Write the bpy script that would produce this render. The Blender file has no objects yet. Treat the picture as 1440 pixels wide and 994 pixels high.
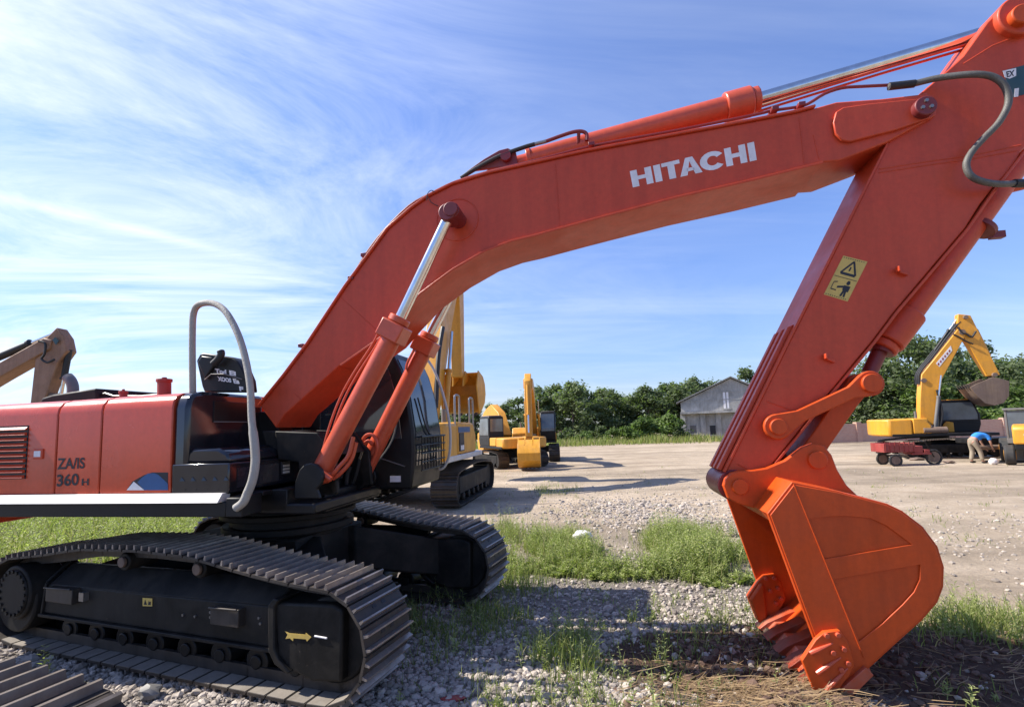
import bpy, bmesh, math, random
from mathutils import Vector, Matrix, noise
from mathutils.geometry import tessellate_polygon
R = math.radians
rnd = random.Random(7)
sc = bpy.context.scene
col = sc.collection

# ------------------------------------------------------------------ camera
F, PPX, PPY, H = 700.0, 720.0, 533.0, 2.1
PITCH, ROLL = R(5.5), R(1.8)
fwd = Vector((0, math.cos(PITCH), math.sin(PITCH)))
up0 = Vector((0, -math.sin(PITCH), math.cos(PITCH)))
rt0 = Vector((1, 0, 0))
rt = rt0*math.cos(ROLL) - up0*math.sin(ROLL)
up = up0*math.cos(ROLL) + rt0*math.sin(ROLL)
EYE = Vector((0, 0, H))
def ray(px, py): return fwd*F + rt*(px-PPX) + up*(PPY-py)
def hit(px, py, nrm, d):                     # point where nrm.p = d
    r = ray(px, py)
    return EYE + r*((d - nrm.dot(EYE))/nrm.dot(r))
def G(px, py, z=0.0): return hit(px, py, Vector((0, 0, 1)), z)
def D(px, py, Y): return hit(px, py, Vector((0, 1, 0)), Y)
cam = bpy.data.cameras.new('camera'); camo = bpy.data.objects.new('camera', cam); col.objects.link(camo)
m3 = Matrix((rt, up, -fwd)).transposed()
camo.matrix_world = Matrix.Translation(EYE) @ m3.to_4x4()
cam.sensor_fit = 'HORIZONTAL'; cam.sensor_width = 36; cam.lens = 36*F/1440
cam.shift_y = (PPY-497)/1440; cam.clip_end = 3000; cam.clip_start = .05
sc.camera = camo

# ------------------------------------------------------------------ materials
def nodes(name):
    m = bpy.data.materials.new(name); m.use_nodes = True
    nt = m.node_tree; b = nt.nodes['Principled BSDF']
    return m, nt, b
def N(nt, t, **kw):
    n = nt.nodes.new(t)
    for k, v in kw.items(): setattr(n, k, v)
    return n
def ramp(nt, fac, stops):
    r = N(nt, 'ShaderNodeValToRGB'); nt.links.new(fac, r.inputs[0])
    e = r.color_ramp.elements
    while len(e) < len(stops): e.new(.5)
    for i, (p, c) in enumerate(stops):
        e[i].position = p; e[i].color = (*c, 1) if len(c) == 3 else c
    return r
def mix(nt, a, b, fac, mode='MIX'):
    m = N(nt, 'ShaderNodeMix', data_type='RGBA', blend_type=mode)
    for s, v in ((m.inputs[0], fac), (m.inputs[6], a), (m.inputs[7], b)):
        if hasattr(v, 'is_linked'): nt.links.new(v, s)
        elif isinstance(v, (int, float)): s.default_value = v
        else: s.default_value = (*v, 1)
    return m.outputs[2]
def ntex(nt, scale, detail=4, rough=.55, vec=None, dist=0):
    n = N(nt, 'ShaderNodeTexNoise'); n.inputs['Scale'].default_value = scale
    n.inputs['Detail'].default_value = detail; n.inputs['Roughness'].default_value = rough
    n.inputs['Distortion'].default_value = dist
    if vec is not None: nt.links.new(vec, n.inputs['Vector'])
    return n
def coords(nt, scale=None):
    t = N(nt, 'ShaderNodeTexCoord')
    if scale is None: return t.outputs['Object']
    mp = N(nt, 'ShaderNodeMapping'); mp.inputs['Scale'].default_value = scale
    nt.links.new(t.outputs['Object'], mp.inputs['Vector']); return mp.outputs['Vector']
def bump(nt, b, h, strength=.2, dist=.01):
    n = N(nt, 'ShaderNodeBump'); n.inputs['Strength'].default_value = strength; n.inputs['Distance'].default_value = dist
    nt.links.new(h, n.inputs['Height']); nt.links.new(n.outputs[0], b.inputs['Normal'])
def paint(name, base, rough=.38, dirt=(.20, .13, .09), amt=.25, metal=0, scale=2.2, spec=.5, bstr=.06, grain=70):
    m, nt, b = nodes(name)
    v = coords(nt)
    n1 = ntex(nt, scale, 7, .65, v, .4); n2 = ntex(nt, scale*9, 5, .7, v)
    r1 = ramp(nt, n1.outputs[0], [(.42, (0, 0, 0)), (.75, (1, 1, 1))])
    mm = N(nt, 'ShaderNodeMath', operation='MULTIPLY'); mm.inputs[1].default_value = amt
    nt.links.new(r1.outputs[0], mm.inputs[0])
    dark = tuple(c*.90 for c in base); lite = tuple(min(1, c*1.07) for c in base)
    c0 = ramp(nt, n2.outputs[0], [(.3, dark), (.7, lite)])
    st_ = ntex(nt, 1.0, 5, .65, coords(nt, (7, 7, .7)))
    c1_ = mix(nt, mix(nt, c0.outputs[0], dirt, mm.outputs[0]), ramp(nt, st_.outputs[0], [(.36, (.80, .78, .76)), (.56, (1, 1, 1))]).outputs[0], min(1, amt*2), 'MULTIPLY')
    ch = ntex(nt, 26, 8, .75, v, .8); cm = ramp(nt, ch.outputs[0], [(.665, (0, 0, 0)), (.69, (1, 1, 1))])
    c1_ = mix(nt, c1_, tuple(.5*x+.5*y for x, y in zip(dirt, (.10, .07, .055))), cm.outputs[0])
    nt.links.new(c1_, b.inputs['Base Color'])
    rr = ramp(nt, n1.outputs[0], [(.3, (rough*.8,)*3), (.75, (min(1, rough*1.45),)*3)])
    nt.links.new(rr.outputs[0], b.inputs['Roughness'])
    b.inputs['Metallic'].default_value = metal
    b.inputs['Specular IOR Level'].default_value = spec
    n3 = ntex(nt, grain, 3, .6, v)
    bump(nt, b, n3.outputs[0], bstr, .01)
    return m
M = {}
M['red'] = paint('red_paint', (.56, .066, .023), .38, (.46, .095, .05), .26, spec=.36)
M['hood'] = paint('hood_paint', (.57, .072, .027), .22, (.46, .11, .065), .2)
M['orange'] = paint('orange_paint', (.57, .068, .006), .42, (.42, .08, .025), .3, spec=.36)
M['scrape'] = paint('scraped_orange', (.52, .075, .022), .45, (.30, .17, .12), .75, scale=5)
M['cyl'] = paint('cylinder_paint', (.56, .085, .035), .30, (.36, .09, .05), .25)
M['dkred'] = paint('dark_red_paint', (.20, .02, .022), .42, (.1, .05, .04), .3)
M['black'] = paint('black_paint', (.008, .008, .009), .40, (.04, .036, .03), .3, spec=.3)
M['gloss'] = paint('glossy_black', (.012, .013, .018), .12, (.05, .045, .04), .3, bstr=.02, spec=.7)
M['dusty'] = paint('dusty_black', (.010, .0095, .009), .55, (.07, .058, .045), .55, scale=3, spec=.22)
M['shoe'] = paint('worn_steel', (.050, .043, .038), .50, (.15, .115, .085), .5, metal=.35, scale=5)
M['bar'] = paint('polished_grouser', (.34, .30, .27), .36, (.17, .125, .095), .5, metal=.5, scale=6)
M['rustbar'] = paint('rusty_bar', (.19, .165, .145), .42, (.15, .11, .085), .6, metal=.35, scale=6)
M['pad'] = paint('dusty_pad', (.20, .175, .145), .75, (.24, .2, .16), .5, scale=6)
M['steel'] = paint('steel', (.3, .29, .28), .35, (.2, .15, .1), .3, metal=.8)
M['chrome'] = paint('chrome_rod', (.72, .72, .71), .14, (.4, .36, .3), .25, metal=1, bstr=.02)
M['white'] = paint('white_paint', (.60, .58, .55), .4, (.4, .35, .3), .3)
M['letter'] = paint('white_letter', (.78, .76, .76), .5, (.5, .35, .3), .25)
M['ink'] = paint('black_ink', (.012, .012, .018), .5, (.03, .03, .03), .1)
M['sticker'] = paint('yellow_sticker', (.62, .43, .10), .5, (.35, .25, .1), .35, scale=9)
M['blue'] = paint('blue_decal', (.014, .085, .24), .3, (.05, .1, .2), .2)
M['slate'] = paint('slate_panel', (.022, .026, .036), .25, (.04, .04, .04), .3)
M['teal'] = paint('dark_teal_plate', (.022, .07, .078), .4, (.05, .06, .06), .3)
M['hose'] = paint('braided_hose', (.12, .115, .10), .48, (.06, .055, .05), .5, scale=12, bstr=.4, grain=160)
M['rubber'] = paint('black_rubber', (.014, .014, .015), .55, (.06, .055, .05), .3)
M['wrap'] = paint('wrapped_rail', (.36, .34, .30), .75, (.3, .27, .22), .4, scale=10, bstr=.5, grain=60)
M['yellow'] = paint('yellow_paint', (.66, .31, .028), .42, (.28, .17, .08), .35)
M['yellow2'] = paint('amber_paint', (.72, .32, .022), .4, (.3, .18, .08), .3)
M['tan'] = paint('faded_tan_paint', (.30, .155, .085), .55, (.18, .11, .07), .45)
M['mud'] = paint('mudded_steel', (.17, .115, .085), .7, (.27, .19, .13), .6)
M['cartred'] = paint('cart_red', (.30, .035, .03), .55, (.25, .15, .1), .45)
M['grey'] = paint('grey_paint', (.16, .155, .15), .5, (.12, .1, .08), .4)
M['tyre'] = paint('tyre', (.022, .022, .022), .8, (.12, .1, .08), .5)
M['concrete_pale'] = paint('pale_block', (.42, .4, .36), .8, (.25, .22, .18), .5)
M['skin'] = paint('skin', (.40, .22, .15), .55, (.35, .2, .13), .2)
M['shirt'] = paint('blue_shirt', (.03, .24, .72), .8, (.03, .15, .4), .3)
M['khaki'] = paint('khaki_trousers', (.30, .25, .18), .85, (.2, .16, .11), .4)
M['hair'] = paint('dark_hair', (.015, .012, .01), .6, (.02, .015, .01), .2)
def glass(name, base, rough=.06):
    m, nt, b = nodes(name)
    n = ntex(nt, 1.3, 3, .5, coords(nt))
    r = ramp(nt, n.outputs[0], [(.3, tuple(c*.6 for c in base)), (.7, tuple(c*1.4 for c in base))])
    nt.links.new(r.outputs[0], b.inputs['Base Color'])
    b.inputs['Roughness'].default_value = rough; b.inputs['Specular IOR Level'].default_value = .9
    return m
M['glass'] = glass('tinted_glass', (.02, .028, .035))
M['cabglass'] = glass('grey_glass', (.085, .105, .12), .1)

def leafmat(name, a, bcol, trans=.35):
    m, nt, b = nodes(name)
    g = N(nt, 'ShaderNodeNewGeometry'); oi = N(nt, 'ShaderNodeObjectInfo')
    ad = N(nt, 'ShaderNodeMath', operation='MULTIPLY_ADD'); ad.inputs[1].default_value = .65
    nt.links.new(g.outputs['Random Per Island'], ad.inputs[0])
    mu = N(nt, 'ShaderNodeMath', operation='MULTIPLY'); mu.inputs[1].default_value = .35
    nt.links.new(oi.outputs['Random'], mu.inputs[0]); nt.links.new(mu.outputs[0], ad.inputs[2])
    r = ramp(nt, ad.outputs[0], [(.05, a), (.95, bcol)])
    nt.links.new(r.outputs[0], b.inputs['Base Color']); b.inputs['Roughness'].default_value = .6
    b.inputs['Specular IOR Level'].default_value = .25
    t = N(nt, 'ShaderNodeBsdfTranslucent'); nt.links.new(mix(nt, r.outputs[0], (1.0, 1.25, .5), 1, 'MULTIPLY'), t.inputs[0])
    ms = N(nt, 'ShaderNodeMixShader'); ms.inputs[0].default_value = trans
    nt.links.new(b.outputs[0], ms.inputs[1]); nt.links.new(t.outputs[0], ms.inputs[2])
    nt.links.new(ms.outputs[0], nt.nodes['Material Output'].inputs[0])
    return m
M['leaf'] = leafmat('tree_leaf', (.080, .110, .052), (.185, .220, .112), .45)
M['leaf2'] = leafmat('bright_leaf', (.08, .13, .035), (.18, .24, .08), .38)
M['blade'] = leafmat('grass_blade', (.075, .115, .025), (.34, .36, .13), .42)
M['weed'] = leafmat('weed_leaf', (.16, .195, .06), (.54, .55, .26), .45)
M['drygrass'] = leafmat('dry_grass', (.22, .19, .08), (.50, .44, .24), .35)
M['drystraw'] = leafmat('dry_straw', (.16, .095, .048), (.44, .31, .17), .2)
M['bark'] = paint('bark', (.085, .065, .05), .9, (.05, .05, .04), .4, scale=6, bstr=.6, grain=15)
def stonemat(name, a, b_):
    m, nt, b = nodes(name)
    g = N(nt, 'ShaderNodeNewGeometry')
    n = ntex(nt, 30, 5, .7, coords(nt))
    ad = N(nt, 'ShaderNodeMath', operation='MULTIPLY_ADD'); ad.inputs[1].default_value = .6
    nt.links.new(g.outputs['Random Per Island'], ad.inputs[0])
    mu = N(nt, 'ShaderNodeMath', operation='MULTIPLY'); mu.inputs[1].default_value = .5
    nt.links.new(n.outputs[0], mu.inputs[0]); nt.links.new(mu.outputs[0], ad.inputs[2])
    r = ramp(nt, ad.outputs[0], [(.1, a), (.9, b_)])
    nt.links.new(r.outputs[0], b.inputs['Base Color']); b.inputs['Roughness'].default_value = .9
    b.inputs['Specular IOR Level'].default_value = .2
    bump(nt, b, n.outputs[0], .4, .01)
    return m
M['stone'] = stonemat('gravel_stone', (.15, .127, .107), (.50, .435, .37))
M['clod'] = stonemat('soil_clod', (.07, .04, .028), (.17, .11, .08))

# ------------------------------------------------------------------ mesh builder
class MB:
    def __init__(s): s.v = []; s.f = []; s.cuts = []
    def add(s, vs, fs):
        o = len(s.v); s.cuts.append((o, len(s.f))); s.v += [Vector(p) for p in vs]; s.f += [tuple(i+o for i in f) for f in fs]; return s
    def prism(s, pts, off):                       # pts: list of Vector (planar), off: Vector or list
        n = len(pts)
        offs = off if isinstance(off, list) else [off]*n
        vs = [Vector(p) for p in pts] + [Vector(p)+Vector(o) for p, o in zip(pts, offs)]
        fs = [tuple(range(n))[::-1], tuple(range(n, 2*n))]
        fs += [(i, (i+1) % n, n+(i+1) % n, n+i) for i in range(n)]
        return s.add(vs, fs)
    def plate(s, loops, off):                     # outer loop + holes, all 3d planar
        tris = tessellate_polygon([[Vector(p) for p in L] for L in loops])
        flat = [Vector(p) for L in loops for p in L]; n = len(flat)
        fs = [tuple(t) for t in tris] + [tuple(i+n for i in t[::-1]) for t in tris]
        k = 0
        for L in loops:
            m = len(L)
            fs += [(k+i, k+(i+1) % m, n+k+(i+1) % m, n+k+i) for i in range(m)]; k += m
        return s.add(flat + [p+Vector(off) for p in flat], fs)
    def box(s, fr, a0, a1, b0, b1, z0, z1):
        vs = [fr(a, b, z) for z in (z0, z1) for a, b in ((a0, b0), (a1, b0), (a1, b1), (a0, b1))]
        return s.add(vs, [(3, 2, 1, 0), (4, 5, 6, 7), (0, 1, 5, 4), (1, 2, 6, 5), (2, 3, 7, 6), (3, 0, 4, 7)])
    def obox(s, c, ax, ay, az):                   # half-extent vectors
        c = Vector(c)
        vs = [c+ax*i+ay*j+az*k for k in (-1, 1) for i, j in ((-1, -1), (1, -1), (1, 1), (-1, 1))]
        return s.add(vs, [(3, 2, 1, 0), (4, 5, 6, 7), (0, 1, 5, 4), (1, 2, 6, 5), (2, 3, 7, 6), (3, 0, 4, 7)])
    def tube(s, pts, r, seg=14, caps=True):
        pts = [Vector(p) for p in pts]; n = len(pts)
        rs = r if isinstance(r, (list, tuple)) else [r]*n
        t0 = (pts[1]-pts[0]).normalized()
        a = t0.orthogonal().normalized()
        vs = []
        for i, p in enumerate(pts):
            if i == 0: t = pts[1]-pts[0]
            elif i == n-1: t = pts[-1]-pts[-2]
            else: t = (pts[i+1]-p).normalized()+(p-pts[i-1]).normalized()
            if t.length < 1e-9: t = t0
            t = t.normalized()
            a = (a - t*a.dot(t))
            if a.length < 1e-6: a = t.orthogonal()
            a.normalize(); b = t.cross(a)
            vs += [p+(a*math.cos(2*math.pi*k/seg)+b*math.sin(2*math.pi*k/seg))*rs[i] for k in range(seg)]
        fs = [(i*seg+k, i*seg+(k+1) % seg, (i+1)*seg+(k+1) % seg, (i+1)*seg+k) for i in range(n-1) for k in range(seg)]
        if caps: fs += [tuple(range(seg))[::-1], tuple(range((n-1)*seg, n*seg))]
        return s.add(vs, fs)
    def cyl(s, a, b, r, r2=None, seg=20):
        return s.tube([a, b], [r, r if r2 is None else r2], seg)
    def ico(s, c, r, sub=1, sc_=(1, 1, 1), jit=0, rot=None):
        bm = bmesh.new(); bmesh.ops.create_icosphere(bm, subdivisions=sub, radius=1)
        vs = []
        for v in bm.verts:
            p = Vector(v.co)*(1+rnd.uniform(-jit, jit)); p = Vector((p.x*sc_[0], p.y*sc_[1], p.z*sc_[2]))*r
            if rot: p = rot @ p
            vs.append(p+Vector(c))
        fs = [tuple(v.index for v in f.verts) for f in bm.faces]; bm.free()
        return s.add(vs, fs)
    def each(s, name, mat, parent=None, **kw):        # one object for every primitive added
        out = None
        cuts = s.cuts+[(len(s.v), len(s.f))]
        for (v0, f0), (v1, f1) in zip(cuts, cuts[1:]):
            m = MB(); m.v = s.v[v0:v1]; m.f = [tuple(i-v0 for i in f) for f in s.f[f0:f1]]
            o = m.build(name, mat, parent, **kw); out = out or o
        return out
    def build(s, name, mat, parent=None, bevel=0, ang=35, origin=None, recalc=True):
        o0 = Vector((0, 0, 0)) if origin is None else Vector(origin)
        if parent is not None and origin is None: o0 = parent.get('_o', None); o0 = Vector(o0) if o0 is not None else Vector((0, 0, 0))
        me = bpy.data.meshes.new(name); me.from_pydata([p-o0 for p in s.v], [], s.f)
        if recalc:
            bm = bmesh.new(); bm.from_mesh(me); bmesh.ops.recalc_face_normals(bm, faces=bm.faces); bm.to_mesh(me); bm.free()
        me.polygons.foreach_set('use_smooth', [True]*len(me.polygons)); me.set_sharp_from_angle(angle=R(ang))
        me.materials.append(mat)
        ob = bpy.data.objects.new(name, me); col.objects.link(ob)
        if parent is not None:
            ob.parent = parent
            ob['_o'] = list(o0)
        elif origin is not None: ob.location = o0
        if bevel:
            b = ob.modifiers.new('bevel', 'BEVEL'); b.width = bevel; b.segments = 2; b.limit_method = 'ANGLE'; b.angle_limit = R(40)
            b.harden_normals = False
        return ob
def tag(o, label=None, cat=None, group=None, kind=None):
    if label: o['label'] = label
    if cat: o['category'] = cat
    if group: o['group'] = group
    if kind: o['kind'] = kind
    return o
def thing(name, label, cat, loc, group=None, rz=0, local=False):
    o = bpy.data.objects.new(name, None); col.objects.link(o); o.location = loc; o.rotation_euler.z = rz
    o.empty_display_size = .3
    o['_o'] = [0, 0, 0] if local else list(loc)
    return tag(o, label, cat, group)
def dup(root, loc, rz, scale, label, group=None):
    r = root.copy(); col.objects.link(r); r.location = loc; r.rotation_euler = (0, 0, rz); r.scale = scale
    tag(r, label, None, group)
    for ch in root.children:
        c = ch.copy(); col.objects.link(c); c.parent = r
        for g in ch.children:
            d = g.copy(); col.objects.link(d); d.parent = c
    return r
def text_faces(body, off=0.0, shear=0):
    cu = bpy.data.curves.new('text', 'FONT'); cu.body = body; cu.offset = off; cu.size = 1; cu.shear = shear; cu.resolution_u = 6
    o = bpy.data.objects.new('text', cu); col.objects.link(o)
    me = bpy.data.meshes.new_from_object(o.evaluated_get(bpy.context.evaluated_depsgraph_get()))
    vs = [v.co.copy() for v in me.vertices]; fs = [tuple(p.vertices) for p in me.polygons]
    bpy.data.objects.remove(o); bpy.data.curves.remove(cu); bpy.data.meshes.remove(me)
    x0 = min(v.x for v in vs); x1 = max(v.x for v in vs); y0 = min(v.y for v in vs); y1 = max(v.y for v in vs)
    return [((v.x-x0)/(x1-x0), (v.y-y0)/(y1-y0)) for v in vs], fs
def lerp(a, b, t): return tuple(x+(y-x)*t for x, y in zip(a, b))
def quad(tl, tr, br, bl, x, y):                   # y up
    return lerp(lerp(bl, br, x), lerp(tl, tr, x), y)
def catmull(pts, per=6):
    P = [Vector(p) for p in pts]; P = [P[0]*2-P[1]]+P+[P[-1]*2-P[-2]]; out = []
    for i in range(1, len(P)-2):
        for k in range(per):
            t = k/per; a, b, c, d = P[i-1:i+3]
            out.append(.5*((2*b)+(c-a)*t+(2*a-5*b+4*c-d)*t*t+(3*b-a-3*c+d)*t**3))
    out.append(P[-2]); return out
def arc(c, r, a0, a1, n):
    return [(c[0]+r*math.cos(R(a0+(a1-a0)*i/n)), c[1]+r*math.sin(R(a0+(a1-a0)*i/n))) for i in range(n+1)]

# ------------------------------------------------------------------ main excavator frames
YAW = R(10.0)
UX = Vector((math.cos(YAW), -math.sin(YAW), 0)); VX = Vector((math.sin(YAW), math.cos(YAW), 0)); ZX = Vector((0, 0, 1))
def U(u, v, z): return UX*u+VX*v+ZX*z
def UP(px, py, v): return hit(px, py, VX, v)      # world point on the plane v = const
def UQ(px, py, v):
    p = UP(px, py, v); return p.dot(UX), p.z
TY = R(20.2)
TX = Vector((math.cos(TY), -math.sin(TY), 0)); NX = Vector((math.sin(TY), math.cos(TY), 0))
def T(t, n, z): return TX*t+NX*n+ZX*z
def TP(px, py, n): return hit(px, py, NX, n)
def TQ(px, py, n):
    p = TP(px, py, n); return p.dot(TX), p.z
VF, BW = 4.65, .62                                 # boom near face and width
VC = VF+BW/2
VS = 3.9                                           # right side of the house
SU, SV = -3.85, 5.40
ex = thing('excavator', 'large red-orange crawler excavator with white capital lettering on its boom, filling the foreground', 'excavator', U(SU, SV, 0), 'excavators parked in the yard')

# ---- boom
boom_top = [(366, 571), (400, 529), (433, 485), (486, 404.5), (518, 361), (546, 323), (579, 294), (604, 276.5), (637, 260), (687, 245), (750, 231), (826, 214), (951, 191), (1060, 171), (1121, 159), (1146, 152), (1176, 143.6), (1240, 139), (1292, 133)]
boom_tip = [(1303, 130), (1314, 135), (1319.5, 147), (1316, 163)]
boom_bot = [(1248, 200), (1200, 218.6), (1181, 226), (1156, 228), (1060, 252), (951, 277), (826, 310), (750, 331), (720, 338), (682, 352), (637, 378), (591, 412), (560, 445), (535, 474), (479, 513), (400, 583), (388, 602)]
bt = [UP(x, y, VF) for x, y in boom_top]; btip = [UP(x, y, VF) for x, y in boom_tip]; bb = [UP(x, y, VF) for x, y in boom_bot]
mb = MB(); mb.prism(bt+btip+bb, VX*BW); boom = mb.build('boom', M['red'], ex, bevel=.012, ang=50)
# top and bottom cover plates with a small overhang
def strip(mb, pts, v0, v1, th, sgn):
    n = len(pts); ins = []
    for i, p in enumerate(pts):
        a = pts[max(0, i-1)]; b = pts[min(n-1, i+1)]
        d = (b-a).normalized(); nn = Vector((0, 0, 0)) + VX.cross(d)*sgn
        ins.append(nn.normalized()*th)
    vs = []
    for p, o in zip(pts, ins):
        q = p - VX*p.dot(VX)
        vs += [q+VX*v0, q+VX*v1, q+VX*v1+o, q+VX*v0+o]
    fs = []
    for i in range(n-1):
        a = i*4; b = a+4
        fs += [(a, a+1, b+1, b), (a+1, a+2, b+2, b+1), (a+2, a+3, b+3, b+2), (a+3, a, b, b+3)]
    fs += [(0, 3, 2, 1), (4*n-4, 4*n-3, 4*n-2, 4*n-1)]
    mb.add(vs, fs)
mb = MB(); strip(mb, bt[:-3], VF-.025, VF+BW+.025, .022, -1); mb.build('top_plate', M['red'], boom, bevel=.004)
mb = MB(); strip(mb, bb[3:-2], VF-.022, VF+BW+.022, .022, -1); mb.build('bottom_plate', M['red'], boom, bevel=.004)
# weld seams, tip reinforcement, bosses
mb = MB()
for a, b in (((781, 232), (787, 318)), ((1124, 166), (1131, 230)), ((1144, 190), (1152, 224)), ((479, 418), (536, 470)), ((414, 553), (424, 562))):
    mb.tube([UP(*a, VF-.001), UP(*b, VF-.001)], .0045, 6)
mb.each('weld_seam', M['red'], boom)
mb = MB()
ol = [(1176, 157), (1186, 151), (1220, 146), (1290, 139), (1303, 142), (1312, 150), (1308, 166), (1262, 182), (1196, 199), (1184, 197), (1175, 188), (1172, 172)]
mb.prism([UP(x, y, VF-.035) for x, y in ol], VX*.036); mb.build('tip_boss_plate', M['red'], boom, bevel=.008)
def boss(mb, px, py, v0, v1, r, seg=28):
    p = UP(px, py, v0); q = p + VX*(v1-v0); mb.cyl(p, q, r, seg=seg)
mb = MB(); boss(mb, 1303, 148, VF-.10, VF+BW+.1, .085); pin = mb.build('boom_tip_pin', M['dkred'], boom, bevel=.008)
mb = MB()
for a in (90, 210, 330):
    c = UP(1303, 148, VF-.10)+UX*.038*math.cos(R(a))+ZX*.038*math.sin(R(a)); mb.cyl(c-VX*.014, c+VX*.01, .016, seg=6)
mb.each('pin_bolt', M['steel'], boom)
mb = MB()
# circular reinforcement round the boom-cylinder pin
c = UP(643, 309, VF-.004); rr = .215
mb.tube([c+UX*rr*math.cos(R(i*10))+ZX*rr*math.sin(R(i*10)) for i in range(36)]+[c+UX*rr], .005, 6, False)
mb.build('reinforcing_ring', M['red'], boom)
mb = MB()
VCN = VF-.20
p0 = UP(633, 293.3, VCN-.10)
mb.cyl(p0+VX*.03, p0+VX*(BW+.56), .078); mb.cyl(p0, p0+VX*.05, .070); mb.build('cylinder_pin', M['dkred'], boom, bevel=.006)
# lettering on the boom
TL, TR, BR, BL = (885.6, 241), (1066, 198.2), (1070, 224), (890, 263.8)
LM = MB()
def let(poly):
    LM.prism([UP(*quad(TL, TR, BR, BL, x, y), VF-.0016) for x, y in poly], VX*.001)
def rect(x0, x1, y0, y1): let([(x0, y0), (x1, y0), (x1, y1), (x0, y1)])
def letH(a, b):
    w = .052; rect(a, a+w, 0, 1); rect(b-w, b, 0, 1); rect(a+w, b-w, .40, .62)
letH(0, .163); rect(.180, .233, 0, 1)
rect(.243, .384, .78, 1); rect(.287, .340, 0, .78)
let([(.372, 0), (.43, 1), (.458, 1), (.458, .78), (.428, 0)]); let([(.458, .78), (.458, 1), (.486, 1), (.545, 0), (.489, 0)]); rect(.428, .489, .22, .40)
ca = [(.634+.099*math.cos(R(a)), .5+.52*math.sin(R(a)), .634+.043*math.cos(R(a)), .5+.27*math.sin(R(a))) for a in range(34, 327, 18)]
for a, b in zip(ca, ca[1:]): let([(a[0], a[1]), (b[0], b[1]), (b[2], b[3]), (a[2], a[3])])
letH(.733, .896); rect(.914, .968, 0, 1)
tag(LM.build('lettering', M['letter'], boom), 'white capital lettering HITACHI')
# lugs and pipes on top
mb = MB()
for v in (VC-.12, VC+.09):
    lug = [(660, 249), (684, 232), (705, 220), (717, 217), (728, 222), (731, 240)]
    mb.prism([UP(x, y, VC) - VX*(VC-v) for x, y in lug], VX*.03)
mb.each('cylinder_lug', M['dkred'], boom, bevel=.006)
mb = MB(); c = UP(715, 230, VC); mb.cyl(c-VX*.17, c+VX*.17, .055); mb.build('lug_pin', M['dkred'], boom)
mb = MB()
pipe = [(444, 476), (490, 402), (513, 362), (538, 329), (575, 292), (605, 275), (640, 258), (690, 243), (760, 226), (840, 206), (950, 186), (1060, 164), (1085, 158), (1120, 153), (1137, 148), (1160, 134), (1185, 126), (1212, 124), (1252, 122)]
for dv, dy in ((.05, -2), (.11, -2)):
    mb.tube(catmull([UP(x, y+dy, VF+dv) for x, y in pipe], 3), .014, 8)
mb.each('hydraulic_pipe', M['dkred'], boom)
mb = MB()
for x, y in ((428, 487), (497, 393), (515, 361), (832, 207), (1087, 158), (1124, 152)):
    p = UP(x, y, VF+.05); mb.obox(p, UX*.03, VX*.07, ZX*.018)
mb.each('pipe_clamp', M['dkred'], boom, bevel=.004)
mb = MB(); mb.tube(catmull([UP(x, y, VF+.16) for x, y in [(648, 251), (665, 240), (700, 221), (735, 208), (752, 203)]]), .021, 10)
mb.each('rubber_hose', M['rubber'], boom)
mb = MB(); mb.tube([UP(x, y, VF+.16) for x, y in [(752, 203), (768, 199)]], .019, 10); mb.each('hose_fitting', M['steel'], boom)
mb = MB(); mb.tube(catmull([UP(x, y, VF+.16) for x, y in [(768, 199), (790, 191), (806, 186), (818, 185), (825, 189), (825, 198)]]), .018, 10)
mb.tube([UP(814, 186, VF+.16), UP(813, 202, VC-.1)], .018, 8); mb.each('steel_pipe', M['dkred'], boom)
mb = MB(); mb.tube(catmull([UP(x, y, VF-.04) for x, y in [(600, 282), (601, 273), (606, 268), (611, 270)]]), .004, 6)
mb.tube(catmull([UP(x, y, VF-.03) for x, y in [(601, 276), (607, 285), (616, 290)]]), .004, 6); mb.each('grease_line', M['rubber'], boom)

# ---- boom cylinders
def cylinder(name, foot, headb, headt, rodtop, v, rt_, rr_, parent, mt='cyl', block=True, rod='chrome'):
    f = UP(*foot, v); a = UP(*headb, v); b = UP(*headt, v); e = UP(*rodtop, v)
    ax = (b-f).normalized(); sd = VX.cross(ax).normalized()
    mb = MB(); mb.cyl(f, a+ax*.02, rt_, seg=28); mb.cyl(f, f+ax*.05, rt_*1.12, seg=28)
    o = mb.build(name, M[mt], parent, bevel=.006)
    mb = MB()
    if block:
        mb.obox((a+b)/2, ax*((b-a).length/2), sd*rt_*1.28, VX*rt_*1.25)
    else: mb.cyl(a, b, rt_*1.28, seg=28)
    mb.cyl(b, b+ax*.07, rt_*1.12, seg=12)
    mb.build('cylinder_head', M[mt], o, bevel=.014)
    mb = MB(); mb.cyl(b+ax*.05, e, rr_, seg=24); mb.build('rod', M[rod], o)
    return o, f, a, b, e, ax, sd
nc, f, a, b, e, ax, sd = cylinder('boom_cylinder', (451, 664), (549, 479), (559, 455), (632, 303), VCN, .094, .054, ex)
mb = MB(); mb.cyl(f-ax*.02-VX*.09, f-ax*.02+VX*.09, .1); mb.build('foot_eye', M['cyl'], nc, bevel=.01)
mb = MB(); mb.cyl(e-VX*.09, e+VX*.1, .085); mb.build('rod_eye', M['dkred'], nc, bevel=.01)
mb = MB()
pl = [UP(x, y, VCN-.02) for x, y in [(538, 452), (531, 470), (520, 490), (497, 525), (478, 560), (463, 600), (452, 640), (445, 660)]]
mb.tube(catmull(pl), .012, 8); mb.tube(catmull([p+VX*.05+UX*.02 for p in pl]), .012, 8)
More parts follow.
